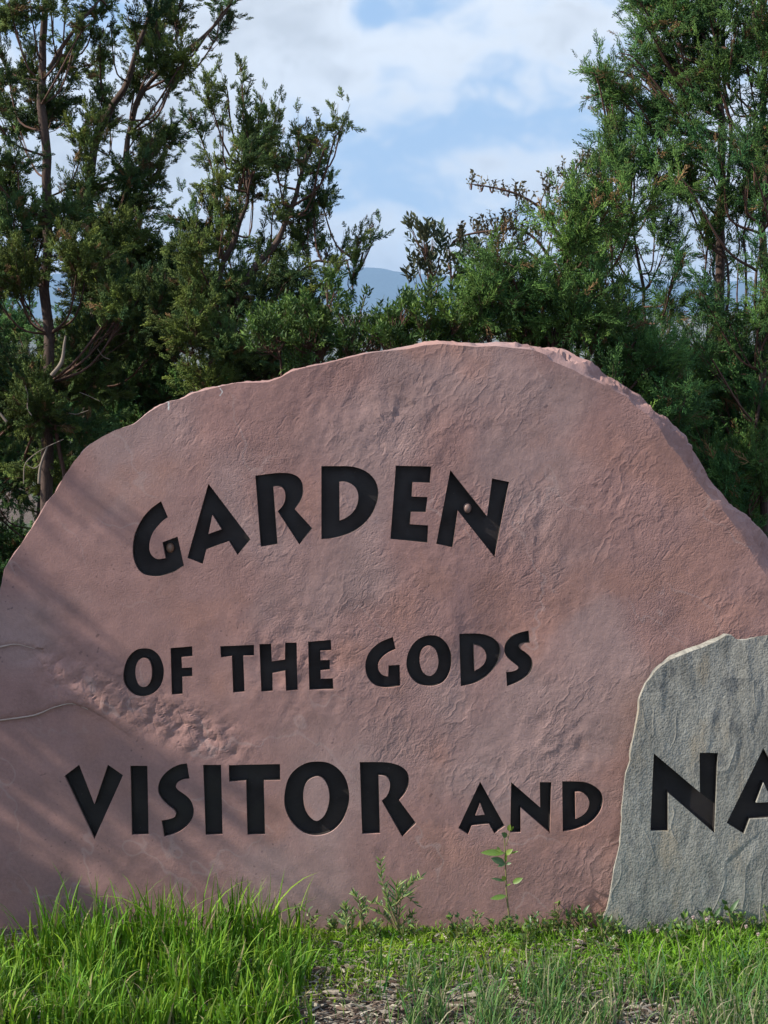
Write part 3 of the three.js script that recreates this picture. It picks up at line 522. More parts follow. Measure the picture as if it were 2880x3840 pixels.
juniper({ label: 'tall open juniper with straight dark trunk behind the sloping shoulder of the pink sign', group: 'junipers behind the sign', z: -1.9, seed: 101, sprays: denseSprays, tint: OLIVE,
  trunks: [{ pts: [[175, 1500], a1([300, 1500]), a1([305, 1000]), a1([265, 400]), a1([285, 0]), [165, -250], [180, -420]], r0: 0.04, r1: 0.012 }, { pts: [a1([300, 450]), a1([400, 290]), a1([520, 130]), a1([630, 0]), [420, -120]], r0: 0.014, r1: 0.004, toGround: false }],
  clumps: [...cl(a1, ka, [[70, 80, 100, 110], [-60, 120, 110, 130], [330, 20, 60, 80], [200, 60, 70, 60, 0.6], [230, 270, 90, 45, 0.8], [40, 440, 60, 100], [170, 480, 140, 60], [300, 660, 150, 100], [270, 770, 190, 90], [80, 800, 100, 110], [420, 450, 80, 100, 0.8], [480, 290, 90, 70, 0.8], [540, 190, 80, 60, 0.8], [640, 70, 90, 60, 0.9], [60, 1200, 120, 150], [110, 1080, 110, 70], [420, 1380, 130, 120], [550, 1240, 130, 110], [540, 960, 110, 100], [90, 1450, 150, 170], [300, 1480, 140, 110], [-120, 600, 150, 180], [-150, 1000, 160, 160], [-120, 1400, 170, 170], [430, 40, 30, 60, 0.5]]),
    [60, -160, 110, 90], [250, -150, 110, 90], [170, -330, 120, 110], [400, -120, 90, 60], ...fill(5, 17, -120, 560, 980, 1560, 70, 120), ...fill(6, 10, -160, 330, 1500, 2050, 70, 110)],
  dead: [{ pts: [[520, 330], [500, 400], [480, 540], [400, 640]].map(a5), r0: 0.007, r1: 0.016 }, { pts: [[490, 1135], [350, 1200], [260, 1260], [190, 1330], [180, 1480]].map(a5), r0: 0.003, r1: 0.004 }, { pts: [[370, 1190], [320, 1350], [305, 1480]].map(a5), r0: 0.007, r1: 0.012 }, { pts: [[200, 715], [215, 790], [215, 900], [250, 950]].map(a5), r0: 0.005, r1: 0.004 }, { pts: [[0, 930], [50, 1000]].map(a5), r0: 0.008, r1: 0.01 }, { pts: [[200, 1330], [265, 1360], [320, 1310]].map(a5), r0: 0.003, r1: 0.004 }] });
juniper({ label: 'juniper with two leaning reddish limbs reaching up and outward over the sign', group: 'junipers behind the sign', z: -2.3, seed: 202, sprays: denseSprays, tint: OLIVE,
  trunks: [{ pts: [[330, 1600], [345, 1250], a1([600, 1000]), a1([700, 700]), a1([820, 560]), a1([870, 420]), a1([940, 180]), a1([970, -40]), [560, -250]], r0: 0.035, r1: 0.009 }, { pts: [a1([820, 1050]), a1([830, 850]), a1([880, 660]), a1([1080, 440]), a1([1320, 240]), a1([1500, 0]), [930, -150]], r0: 0.02, r1: 0.006, toGround: false }],
  clumps: [...cl(a1, ka, [[650, 320, 60, 120], [640, 470, 60, 80], [660, 610, 60, 80], [710, 780, 80, 80], [620, 850, 90, 80], [720, 200, 50, 60, 0.6], [960, 250, 120, 100], [1000, 90, 90, 80], [1130, 60, 100, 80], [1180, 170, 80, 60, 0.8], [1000, 400, 130, 90], [1190, 400, 90, 80], [1100, 560, 90, 70, 0.8], [1430, 60, 60, 50, 0.8], [1430, 210, 60, 70, 0.8], [870, 560, 80, 110], [1000, 960, 130, 90], [1120, 870, 90, 80], [890, 880, 70, 60, 0.7], [1000, 1130, 110, 100], [850, 1150, 140, 110], [850, 1330, 160, 110], [700, 1480, 160, 110], [1500, 20, 50, 40, 0.6], [860, 130, 50, 60, 0.6], [1140, 490, 110, 60, 0.7]]), [560, -130, 110, 80], [700, -110, 110, 80], [850, -80, 70, 60, 0.6], ...fill(15, 16, 300, 800, 900, 1480, 70, 115)],
  dead: [{ pts: [[620, 770], [700, 800], [780, 840]].map(a5), r0: 0.003, r1: 0.002, z: -1.7 }, { pts: [[540, 930], [600, 940], [680, 910]].map(a5), r0: 0.006, r1: 0.002, z: -1.7 }, { pts: [[750, 430], [800, 490], [850, 515]].map(a5), r0: 0.002, r1: 0.003, z: -1.7 }] });
juniper({ label: 'olive green juniper with sparse upturned tips beside the open sky gap', group: 'junipers behind the sign', z: -1.7, seed: 303, sprays: denseSprays, tint: OLIVE,
  trunks: [{ pts: [[800, 1500], [820, 1280], a2([660, 1300]), a2([800, 1110]), a2([920, 830]), a2([990, 640]), a2([1010, 480])], r0: 0.035, r1: 0.006 }, { pts: [[790, 1380], a2([430, 1300]), a2([520, 1050]), a2([600, 800]), a2([610, 400]), a2([580, 200])], r0: 0.022, r1: 0.004, toGround: false }, { pts: [a2([960, 1350]), a2([1080, 1250]), a2([1250, 1260]), a2([1400, 1190])], r0: 0.011, r1: 0.003, toGround: false }],
  clumps: cl(a2, kd, [[590, 370, 90, 100], [680, 450, 110, 100], [600, 560, 100, 100], [620, 680, 100, 80], [790, 380, 50, 70, 0.6], [570, 170, 25, 70, 0.45], [570, 60, 16, 50, 0.4], [680, 260, 40, 70, 0.4], [800, 250, 30, 60, 0.4], [800, 560, 100, 70], [900, 550, 80, 60], [1000, 490, 90, 70], [1090, 600, 80, 60], [1130, 490, 60, 60, 0.7], [1220, 380, 30, 60, 0.45], [1265, 290, 14, 40, 0.5], [960, 390, 50, 60, 0.5], [1080, 400, 20, 50, 0.5], [1060, 830, 100, 70], [1120, 870, 60, 60], [1030, 960, 100, 70], [780, 930, 60, 60], [800, 830, 70, 50, 0.6], [650, 760, 70, 50], [550, 860, 60, 60, 0.7], [980, 1090, 120, 70], [680, 1120, 60, 60, 0.7], [860, 1200, 130, 70], [1150, 1190, 80, 50], [1260, 1160, 35, 25, 0.8], [1350, 1220, 80, 45, 0.9], [1390, 1110, 30, 60, 0.6], [1470, 1120, 25, 40, 0.6], [1170, 1350, 70, 80], [1300, 1420, 50, 80, 0.7], [450, 950, 100, 100], [330, 900, 90, 80, 0.6], [230, 1000, 120, 100], [450, 1150, 110, 100], [230, 1180, 140, 100], [600, 1350, 150, 110], [900, 1350, 130, 80], [350, 1430, 170, 120], [700, 1500, 150, 110], [950, 1480, 130, 100], [420, 700, 70, 80], [350, 560, 70, 70, 0.8], [430, 260, 40, 40, 0.5], [350, 160, 70, 110, 0.8], [250, 330, 70, 70, 0.8], [460, 50, 40, 30, 0.5]]).concat(fill(25, 14, 560, 1180, 1080, 1460, 60, 95)) });
juniper({ label: 'tall dense feathery green juniper behind the rough broken edge of the pink sign', group: 'junipers behind the sign', z: -1.6, seed: 404, sprays: looseSprays, tint: DEEP, density: 1.0, up: 0.35,
  trunks: [{ pts: [[2700, 1700], b1([1330, 1600]), b1([1320, 1000]), b1([1290, 300]), b1([1250, 0]), [2640, -300]], r0: 0.035, r1: 0.012 }, { pts: [[2660, 1600], b1([1380, 1000]), b1([1340, 350]), [2720, 0]], r0: 0.016, r1: 0.006, dz: -0.1 }, { pts: [[2460, 1800], [2440, 1400], [2400, 1000], [2350, 700]], r0: 0.02, r1: 0.006, dz: -0.15 }],
  clumps: [...cl(b1, kb, [[830, 40, 100, 60], [900, 110, 120, 80], [800, 200, 90, 45, 0.8], [770, 280, 80, 50, 0.8], [1000, 200, 140, 120], [1150, 150, 120, 140], [1300, 100, 110, 110], [900, 360, 120, 70], [440, 530, 70, 35, 0.9], [540, 570, 100, 55], [650, 620, 120, 80], [800, 580, 120, 90], [950, 480, 130, 100], [1120, 400, 130, 120], [1200, 600, 120, 110], [1020, 680, 140, 110], [850, 740, 120, 90], [640, 740, 90, 60, 0.9], [540, 790, 50, 40, 0.6], [700, 880, 120, 80], [600, 930, 70, 50], [900, 880, 130, 100], [1080, 850, 120, 110], [560, 1040, 90, 55], [700, 1050, 130, 80], [880, 1080, 140, 100], [1080, 1080, 130, 100], [1200, 1000, 70, 90, 0.5], [560, 1150, 110, 70], [480, 1230, 90, 60], [700, 1230, 150, 100], [900, 1280, 150, 100], [1100, 1280, 140, 100], [720, 470, 60, 40, 0.6], [640, 510, 40, 25, 0.6], [400, 505, 40, 22, 1], [480, 560, 80, 40], [520, 640, 70, 50], [480, 600, 60, 40], [560, 700, 70, 50], [720, 330, 60, 40], [700, 400, 50, 40, 0.8], [740, 100, 50, 40, 0.8], [760, 20, 60, 40], [560, 870, 60, 40, 0.8]]), ...cl(b2, kc, [[350, 600, 140, 110], [880, 620, 100, 70], [950, 780, 90, 80], [900, 920, 100, 70], [900, 1130, 130, 90, 0.9], [850, 1290, 110, 90, 0.9], [620, 700, 120, 60, 0.8], [760, 560, 130, 60], [1250, 700, 110, 130, 0.9], [1180, 560, 110, 100], [330, 760, 130, 110], [1240, 950, 90, 110, 0.7], [1180, 1250, 100, 110, 0.7]]), [2500, -130, 190, 110], [2640, -280, 150, 120], [2450, -30, 110, 60], ...fill(35, 14, 2420, 2760, 1300, 1950, 65, 110, 0.9)] });
juniper({ label: 'juniper with several slim bare reddish stems rising behind the grey slab', group: 'junipers behind the sign', z: -1.35, seed: 505, sprays: looseSprays, tint: DEEP, up: 0.35,
  trunks: [{ pts: [[2850, 2100], b1([1640, 1697]), b1([1640, 900]), b1([1620, 450]), b1([1560, 150]), [2840, -250]], r0: 0.026, r1: 0.010 }, { pts: [[2760, 1900], b2([1480, 1400]), b2([1470, 800]), [2830, 700]], r0: 0.012, r1: 0.005, dz: -0.1 }, { pts: [[2800, 2000], b2([1600, 1500]), b2([1540, 1000]), b2([1640, 500])], r0: 0.012, r1: 0.006, dz: 0.1 }, { pts: [[2690, 1900], b2([1300, 1600]), b2([1330, 1000]), b2([1300, 600])], r0: 0.014, r1: 0.006, dz: -0.2 }, { pts: [b1([1630, 560]), b1([1480, 450]), b1([1370, 350])], r0: 0.009, r1: 0.003, toGround: false }, { pts: [b1([1625, 850]), b1([1500, 720]), b1([1390, 620])], r0: 0.008, r1: 0.003, toGround: false }],
  clumps: [...cl(b1, kb, [[1440, 100, 80, 110, 0.9], [1630, 100, 80, 110], [1590, 330, 90, 80], [1720, 300, 120, 200], [1340, 1160, 110, 90], [1470, 1080, 100, 80], [1590, 1000, 80, 80], [1720, 900, 120, 200], [1620, 1180, 60, 110], [1420, 1340, 110, 110, 0.9], [1530, 780, 80, 60, 0.4], [1450, 520, 60, 60, 0.35]]), ...cl(b2, kc, [[1350, 1300, 110, 100, 0.8], [1500, 1560, 150, 90], [1590, 1250, 80, 170, 0.8], [1600, 760, 60, 120, 0.7], [1420, 860, 60, 120, 0.5], [1700, 1000, 130, 250]]), [2900, -120, 120, 120], [2780, -150, 120, 90], ...fill(45, 30, 2520, 2960, 1480, 2160, 60, 105), ...fill(46, 8, 2560, 2960, 1250, 1500, 50, 80, 0.6), ...fill(47, 22, 2560, 2960, -40, 1250, 45, 75, 0.75)] });
juniper({ label: 'low spreading bushy green juniper right behind the crest of the pink sign', group: 'junipers behind the sign', z: -0.85, seed: 606, sprays: looseSprays, tint: [[0.045, 0.125, 0.036], [0.135, 0.225, 0.04]], up: 0.45, spread: 0.2, density: 1.1,
  trunks: [{ pts: [[2060, 1500], [2090, 1200], [2120, 980], [2140, 860]], r0: 0.03, r1: 0.008 }, { pts: [[2180, 1500], [2240, 1250], [2290, 1100]], r0: 0.02, r1: 0.006, dz: -0.1 }],
  clumps: [...cl(b1, kb, [[330, 1400, 110, 80], [450, 1330, 110, 80], [550, 1430, 140, 100], [750, 1450, 140, 110], [150, 1550, 90, 60], [260, 1480, 80, 60], [300, 1620, 140, 80], [550, 1600, 150, 100]]), ...cl(b2, kc, [[150, 560, 140, 120], [100, 700, 150, 120], [250, 850, 170, 130], [60, 950, 150, 130], [300, 1050, 150, 120], [100, 1200, 170, 130], [330, 1280, 160, 120], [200, 1430, 180, 120], [450, 1430, 150, 110], [520, 1200, 110, 110, 0.8], [-60, 1300, 150, 120], [560, 1500, 130, 100], [480, 950, 90, 120, 0.7]]), ...fill(55, 12, 1760, 2330, 1120, 1330, 60, 95), ...fill(56, 14, 2250, 2560, 1330, 1640, 55, 90), [1820, 1060, 80, 70], [1900, 990, 80, 60], [1780, 1180, 90, 70]] });
// dense bushes farther back that close the view below the crowns
for (const [x0, x1, y0, y1, zz, sd, label] of [[-160, 420, 1180, 2250, -3.4, 811, 'dark juniper bush low behind the tall open juniper'], [330, 800, 1120, 1720, -3.2, 812, 'dark juniper bush between the leaning juniper and the sparse one'], [760, 1150, 1200, 1500, -3.0, 813, 'rounded dark juniper bush under the sparse juniper'], [2200, 2560, 1230, 1760, -3.0, 814, 'dark juniper bush filling the gap below the feathery juniper'], [2520, 2980, 1420, 2250, -2.9, 815, 'deep green juniper bush behind the slim bare stems']])
  juniper({ name: 'juniper_bush', label, group: 'juniper bushes in the second row', z: zz, seed: sd, sprays: sd < 814 ? denseSprays : looseSprays, tint: DEEP, density: 0.75, trunks: [{ pts: [[(x0 + x1) / 2, y1], [(x0 + x1) / 2 + 20, (y0 + y1) / 2], [(x0 + x1) / 2, y0 + 60]], r0: 0.03, r1: 0.008 }], clumps: fill(sd, Math.round((x1 - x0) * (y1 - y0) / 9500), x0, x1, y0, y1, 60, 105) });
// the juniper beside the sign, out of the frame, whose shade lies on the lower corner of the pink face
juniper({ label: 'juniper standing beside the end of the sign and shading its lower corner', group: 'junipers behind the sign', z: 0.32, seed: 707, sprays: denseSprays, tint: OLIVE, density: 0.5, spread: 0.0,
  trunks: [{ pts: [[-3600, 2600], [-3620, 1000], [-3600, -600], [-3590, -1650]], r0: 0.06, r1: 0.012 }],
  clumps: (() => { const r = rng(71), o = []; for (let i = 0; i < 58; i++) { const t = r(), w = mix(330, 60, Math.pow(t, 1.2)), a = (r() * 2 - 1); o.push([-3600 + a * w * 1.4, mix(2500, -1750, t), mix(190, 85, t), mix(210, 110, t), 0.9, (r() * 2 - 1) * mix(0.34, 0.10, t)]); } return o; })() });
console.log('junipers done');

// ------------------------------------------------------------------ broad-leaved shrubs in the gap
function leafSpray(seed, leaf, n, len, wide) {                          // a short shoot with leaves
  const r = rng(seed), g = [], tb = new Tubes(); tb.add([V(0, 0, 0), V(0.004, len * 0.5, 0), V(0, len, 0.003)], 0.0016, 0.0008, 4);
  for (let i = 0; i < n; i++) { const t = (i + 0.6) / n, th = i * 2.4 + r(), d = V(Math.cos(th) * wide, 0.55 + 0.7 * t, Math.sin(th) * wide).normalize(), c = leaf.clone(); c.applyMatrix4(along(V(0, len * t, 0), d, r() * 6.28, 0.7 + 0.5 * r())); g.push(c); }
  return mergeGeometries([tb.geo(), ...g]);
}
const shootA = [1, 2, 3].map((s) => leafSpray(s * 13, leafGeo(0.034, 0.012, { fold: 0.3, droop: 0.15 }), 9, 0.06, 0.9)), shootB = [1, 2, 3].map((s) => leafSpray(s * 17, leafGeo(0.05, 0.014, { fold: 0.35, droop: 0.3 }), 8, 0.07, 1.0)), shootC = [1, 2].map((s) => leafSpray(s * 23, leafGeo(0.017, 0.009, { fold: 0.3, droop: 0.2 }), 5, 0.035, 1.2));
const shrubMat = leafMat(1, 1, 1, 0.3, 0.65); shrubMat.specularIntensity = 0.4;
function shrub({ name, label, group, z, stems, shoots, clumps, tint, seed, density = 1, drop = 0.1, size = 1 }) {
  const r = rng(seed), t = thing(name, label, 'shrub', group), wood = new Tubes(), pts = [], lists = shoots.map(() => []);
  for (const s of stems) { const w = s.map(([x, y]) => P(x, y, z)); const f = w[0].clone(); f.y = -0.03; w.unshift(f); const c = curvePts(w, 24); c.forEach((p) => { p.z += 0.05 * N2(p.y * 2, seed); }); wood.add(c, 0.009, 0.0022, 6, 0.15); pts.push(...c.slice(6)); }
  for (const [px, py, rx0, ry0, thin = 1] of clumps) {
    const zc = z + (r() - 0.5) * 0.25, c = P(px, py, zc), m = (EYE.z - zc) / FPX, rx = rx0 * m, ry = ry0 * m, rz = Math.min(0.15, (rx + ry) / 2);
    let best = pts[0], bd = 1e9; for (const q of pts) { const d = q.distanceTo(V(c.x, c.y - drop, c.z)); if (d < bd) { bd = d; best = q; } }
    const limb = curvePts([best, best.clone().lerp(c, 0.5).add(V(0, -0.02, 0)), c], 6); wood.add(limb, 0.0035, 0.0016, 4);
    const n = Math.max(4, Math.round(Math.PI * rx * ry * 2100 * density * thin)), v0 = 0.75 + 0.5 * r();
    for (let k = 0; k < n; k++) {
      const d = V(r() * 2 - 1, r() * 2 - 1, r() * 2 - 1).normalize(), rad = Math.pow(r(), 0.45), tip = c.clone().add(V(d.x * rx * rad, d.y * ry * rad, d.z * rz * rad));
      const s = limb[3 + Math.floor(r() * 3)], dir = tip.clone().sub(s).normalize().add(V(0, 0.8, 0)).add(V(r() - 0.5, r() - 0.5, r() - 0.5)).normalize();
      if (k % 2 === 0) wood.add([s, s.clone().lerp(tip, 0.6).add(V(0, -0.01, 0)), tip], 0.0018, 0.001, 3);
      const v = v0 * (0.6 + 0.8 * r()), w = r(); lists[Math.floor(r() * lists.length)].push([along(tip, dir, r() * 6.28, (0.75 + 0.5 * r()) * size), lin(mix(tint[0][0], tint[1][0], w) * v, mix(tint[0][1], tint[1][1], w) * v, mix(tint[0][2], tint[1][2], w) * v)]);
    }
  }
  part('stems', wood.geo(), twigMat, t); lists.forEach((l, i) => instances('leaves', shoots[i], shrubMat, l, t, 'stuff')); return t;
}
const s1 = view(1100, 760, 800 / 1659), ks = 800 / 1659;
shrub({ name: 'broadleaf_shrub', label: 'dark shrub with oblong leaves standing against the sky beside the gap', z: -1.1, seed: 31, size: 0.85, shoots: shootA, tint: [[0.03, 0.06, 0.03], [0.10, 0.10, 0.05]], stems: [[[1620, 1300], [1615, 1050], [1590, 860]], [[1640, 1300], [1690, 1100], [1680, 900]]],
  clumps: cl(s1, ks, [[1010, 250, 70, 70], [1000, 320, 60, 60], [930, 215, 40, 25, 0.6], [1080, 280, 50, 50, 0.8], [1180, 290, 50, 50, 0.8], [1150, 390, 60, 40, 0.6], [1020, 420, 60, 70], [960, 500, 60, 80, 0.8], [1060, 530, 70, 80], [1130, 600, 80, 60, 0.8], [1230, 480, 60, 60, 0.6], [1250, 590, 60, 60, 0.7], [950, 620, 60, 50, 0.8], [1350, 380, 50, 40, 0.4], [1310, 330, 40, 40, 0.4], [1400, 470, 60, 60, 0.6], [1340, 620, 60, 60, 0.8]]) });
shrub({ name: 'broadleaf_shrub', label: 'low leafy green shrub growing behind the crest under the far mountain', z: -0.75, seed: 32, size: 0.52, shoots: shootB, tint: [[0.032, 0.08, 0.018], [0.11, 0.18, 0.028]], density: 1.7, stems: [[[1600, 1330], [1560, 1200], [1500, 1130]], [[1680, 1330], [1700, 1200]], [[1480, 1360], [1470, 1200]]],
  clumps: cl(s1, ks, [[850, 790, 70, 50], [770, 880, 60, 50], [880, 830, 100, 70], [700, 960, 80, 70], [850, 950, 110, 80], [1000, 900, 110, 90], [980, 760, 80, 70], [1080, 720, 90, 70], [1150, 830, 110, 90], [1250, 900, 120, 100], [1050, 1010, 130, 70], [750, 1060, 110, 60], [1300, 760, 110, 90], [1400, 880, 100, 100], [1450, 1010, 120, 70], [1250, 1030, 120, 60], [680, 870, 30, 60, 0.5], [1580, 980, 110, 100], [920, 730, 30, 30, 0.6], [640, 1010, 90, 60], [780, 950, 90, 70], [900, 1000, 120, 70]]).concat(fill(67, 14, 1380, 1760, 1240, 1320, 36, 60)) });
shrub({ name: 'broadleaf_shrub', label: 'bright green leafy shrub growing under the sparse juniper behind the sign', z: -0.9, seed: 33, size: 0.54, shoots: [...shootB.slice(0, 2), shootA[0]], tint: [[0.03, 0.075, 0.02], [0.11, 0.185, 0.03]], density: 1.7, stems: [[[1180, 1420], [1210, 1280], [1230, 1120]], [[1320, 1380], [1330, 1200]], [[1060, 1440], [1050, 1300]]],
  clumps: [...cl(s1, ks, [[270, 640, 70, 70], [300, 760, 90, 90], [430, 800, 60, 60, 0.7], [530, 850, 40, 40, 0.7], [560, 730, 30, 30, 0.5], [250, 900, 110, 80], [480, 920, 70, 60, 0.7], [330, 1000, 90, 80], [130, 900, 110, 90], [80, 1030, 120, 90], [220, 1090, 110, 80], [400, 1110, 80, 60], [580, 960, 60, 70, 0.5], [560, 1080, 70, 60, 0.5], [60, 780, 90, 80], [380, 880, 80, 80], [640, 1010, 90, 70], [500, 1010, 90, 70], [330, 640, 60, 60, 0.8]]), ...fill(65, 10, 960, 1180, 1180, 1390, 50, 80), ...fill(66, 12, 1150, 1420, 1255, 1360, 36, 60)] });
// the sprawling twiggy branches with small leaves
shrub({ name: 'twiggy_shrub', label: 'arching twiggy shrub with tiny leaves spraying out over the sky gap', z: -1.25, seed: 34, drop: 0, shoots: shootC, tint: [[0.05, 0.055, 0.03], [0.13, 0.10, 0.05]], density: 1.0,
  stems: [[[2130, 1150], [2120, 960], [2050, 800], [1960, 735], [1860, 705], [1765, 690]], [[2110, 1150], [2050, 950], [1960, 860], [1830, 865], [1720, 890], [1680, 930]], [[2170, 1100], [2160, 800], [2150, 660], [2190, 580]], [[2080, 1100], [2000, 960], [1900, 930], [1780, 1000]]],
  clumps: [[1770, 693, 16, 10, 2], [1800, 700, 20, 16, 2], [1850, 705, 22, 16, 2], [1900, 718, 22, 18, 2], [1940, 730, 24, 20, 2], [1975, 745, 22, 22, 1.5], [2050, 700, 40, 25, 1.2], [2070, 730, 45, 25, 1.4], [2125, 650, 35, 35, 1.4], [2150, 690, 40, 40, 1], [2200, 600, 40, 25, 1], [2130, 760, 50, 35, 1.2], [1940, 790, 30, 20, 1.5], [1900, 830, 40, 30, 1.6], [1860, 850, 60, 40, 1.6], [1790, 855, 50, 30, 1.2], [1730, 880, 30, 25, 1.2], [1960, 870, 60, 40, 1.4], [1910, 900, 60, 40, 1.4], [1830, 920, 50, 35, 1.2], [1700, 900, 25, 25, 1], [1990, 810, 40, 25, 1.2], [2030, 880, 50, 30, 1.2], [1780, 960, 50, 40, 1]] });
console.log('shrubs done');

// ------------------------------------------------------------------ grass, wood chips and weeds
function bladeGeo(len, wid, bend, seg = 6) {
  const pos = [], idx = [], uv = [];
  for (let i = 0; i <= seg; i++) { const t = i / seg, w = wid / 2 * (t < 0.25 ? 0.7 + 1.2 * t : Math.pow(1 - (t - 0.25) / 0.75, 0.75)), a = bend * t * t, y = len * t * Math.cos(a * 0.7), z = len * t * Math.sin(a * 0.7); pos.push(-w, y, z + w * 0.5, 0, y, z, w, y, z + w * 0.5); uv.push(0, t, 0.5, t, 1, t); if (i) { const p = (i - 1) * 3; idx.push(p, p + 1, p + 3, p + 1, p + 4, p + 3, p + 1, p + 2, p + 4, p + 2, p + 5, p + 4); } }
  return geoOf(pos, idx, uv);
}
const grassMat = leafMat(1, 1, 1, 0.42, 0.6); grassMat.specularIntensity = 0.4;
const blades = [bladeGeo(0.27, 0.007, 0.15), bladeGeo(0.26, 0.010, 0.35), bladeGeo(0.27, 0.0085, 0.5), bladeGeo(0.26, 0.0085, 0.22), bladeGeo(0.28, 0.0095, 0.95, 8)], fine = [bladeGeo(0.10, 0.0034, 0.4, 4), bladeGeo(0.10, 0.0044, 0.8, 4)], turf = [bladeGeo(0.10, 0.0075, 0.6, 4), bladeGeo(0.10, 0.010, 1.2, 4), leafGeo(0.07, 0.02, { fold: 0.3, droop: 0.3 })];
const grassOf = (sets) => (name, label, list, category = 'grass') => { const g = new THREE.Group(); g.name = numbered(name); g.userData = { label, category, kind: 'stuff' }; scene.add(g); sets.forEach((b, i) => { const l = list.filter((_, k) => k % sets.length === i); if (l.length) instances('blades', b, grassMat, l, g, 'stuff'); }); return g; };
const gcol = (r, v, w) => lin(mix(0.115, 0.27, w) * v, mix(0.30, 0.42, w) * v, mix(0.012, 0.022, w) * v);
{ // tall clump
  const r = rng(900), list = []; let guard = 0;
  while (list.length < 5200 && guard++ < 60000) {
    const px = -150 + 1330 * r(), py = 3500 + 440 * r(); const p = G(px, py);
    const dense = smooth(-0.55, 0.1, N2(p.x * 5, p.z * 5) + 0.25), edge = smooth(1230, 960, px + 90 * N2(p.z * 9, 3)) * smooth(3515, 3590, py + 25 * N2(p.x * 6, 8));
    if (r() > dense * edge) continue;
    const tall = (0.29 + 0.30 * smooth(-0.4, 0.6, N2(p.x * 3.3 + 1, p.z * 3) ) + 0.30 * Math.exp(-(((px - 640) / 500) ** 2)) * smooth(3800, 3560, py)) * (0.38 + 0.62 * r() + (r() < 0.12 ? 0.3 : 0));
    const lean = V((r() - 0.5) * 0.42, 1, (r() - 0.5) * 0.4); const v = 0.4 + 0.8 * r(), w = Math.pow(r(), 1.6);
    const m = along(V(p.x, -0.006, p.z), lean, r() * 6.28, 1); m.scale(V(0.75 + 0.5 * r(), tall, tall)); list.push([m, r() < 0.04 ? lin(0.40, 0.33, 0.16).multiplyScalar(0.6 + 0.6 * r()) : gcol(r, v, w)]);
  }
  for (const [px, py, h, tilt] of [[770, 3560, 0.31, 0], [860, 3600, 0.34, 0.08], [300, 3560, 0.31, -0.06], [380, 3580, 0.31, 0.12], [230, 3600, 0.30, -0.2], [960, 3600, 0.34, 0.25], [1240, 3560, 0.30, 0.12], [1100, 3570, 0.31, -0.08], [590, 3560, 0.30, 0.1], [720, 3600, 0.34, -0.3], [130, 3600, 0.30, -0.35], [1080, 3560, 0.28, 0.3]].map(([a, b, h, t]) => [a * 0.868 + (a > 1200 ? 20 : 0), b, h, t])) {
    const p = G(px, py); for (let k = 0; k < 3; k++) { const m = along(V(p.x + 0.01 * k, -0.004, p.z), V(tilt + (r() - 0.5) * 0.15, 1, (r() - 0.5) * 0.2), r() * 6.28, 1), t = h / 0.33 * (0.85 + 0.2 * r()); m.scale(V(0.9, t, t)); list.push([m, gcol(r, 1.05, r() * 0.8)]); }
  }
  grassOf(blades)('tall_grass', 'tall bright green grass growing in front of the pink sign', list);
}
{ // short turf along the foot of the slabs, thin grass on the chips
  const r = rng(901), list = [], thin = []; let guard = 0;
  while (list.length < 16000 && guard++ < 200000) {
    const px = 1000 + 2150 * r(), py = 3484 + 320 * r(), p = G(px, py);
    const far = py < 3640 + 35 * N2(p.x * 4, 5) - 35 * smooth(1750, 2350, px) * 0 ? 1 : smooth(3800, 3650, py) * 0.55;
    if (r() > far * smooth(-0.75, 0.05, N2(p.x * 8, p.z * 8) + 0.1)) continue;
    const h = (0.25 + 0.4 * r()) * (0.7 + 0.7 * smooth(2200, 2700, px)), w = clamp(0.15 + 0.75 * smooth(-0.4, 0.5, N2(p.x * 3 + 9, p.z * 6)) * smooth(2150, 1700, px) + 0.3 * r()), v = 0.65 + 0.6 * r();
    list.push([along(V(p.x, -0.003, p.z), V((r() - 0.5) * 1.7, 1, (r() - 0.5) * 1.7), r() * 6.28, h), r() < 0.07 ? lin(0.38, 0.33, 0.2) : gcol(r, v, w)]);
  }
  grassOf(turf)('short_grass', 'short yellowish green turf along the foot of the two slabs', list);
  guard = 0;
  while (thin.length < 2700 && guard++ < 60000) {
    const px = 1150 + 1900 * r(), py = 3640 + 330 * r(), p = G(px, py);
    const clump = Math.max(smooth(0.15, 0.6, N2(p.x * 7 + 20, p.z * 5)), 0.9 * Math.exp(-(((px - 1850) / 70) ** 2)) * smooth(3720, 3800, py), 0.6 * Math.exp(-(((px - 2090) / 120) ** 2)), 0.6 * smooth(2450, 2750, px), 0.10 * smooth(1500, 1800, px)) * smooth(1180, 1600, px);
    if (r() > clump + 0.03) continue;
    const h = 0.5 + 0.9 * r() * r() + 0.3 * clump, v = 0.7 + 0.6 * r();
    thin.push([along(V(p.x, -0.003, p.z), V((r() - 0.5) * 0.6, 1, (r() - 0.5) * 0.6), r() * 6.28, h), r() < 0.12 ? lin(0.4, 0.36, 0.24) : lin(mix(0.08, 0.17, r()) * v, mix(0.20, 0.28, r()) * v, mix(0.05, 0.07, r()) * v)]);
  }
  grassOf(fine)('thin_grass', 'thin blue green grass tufts standing in the wood chips', thin);
}
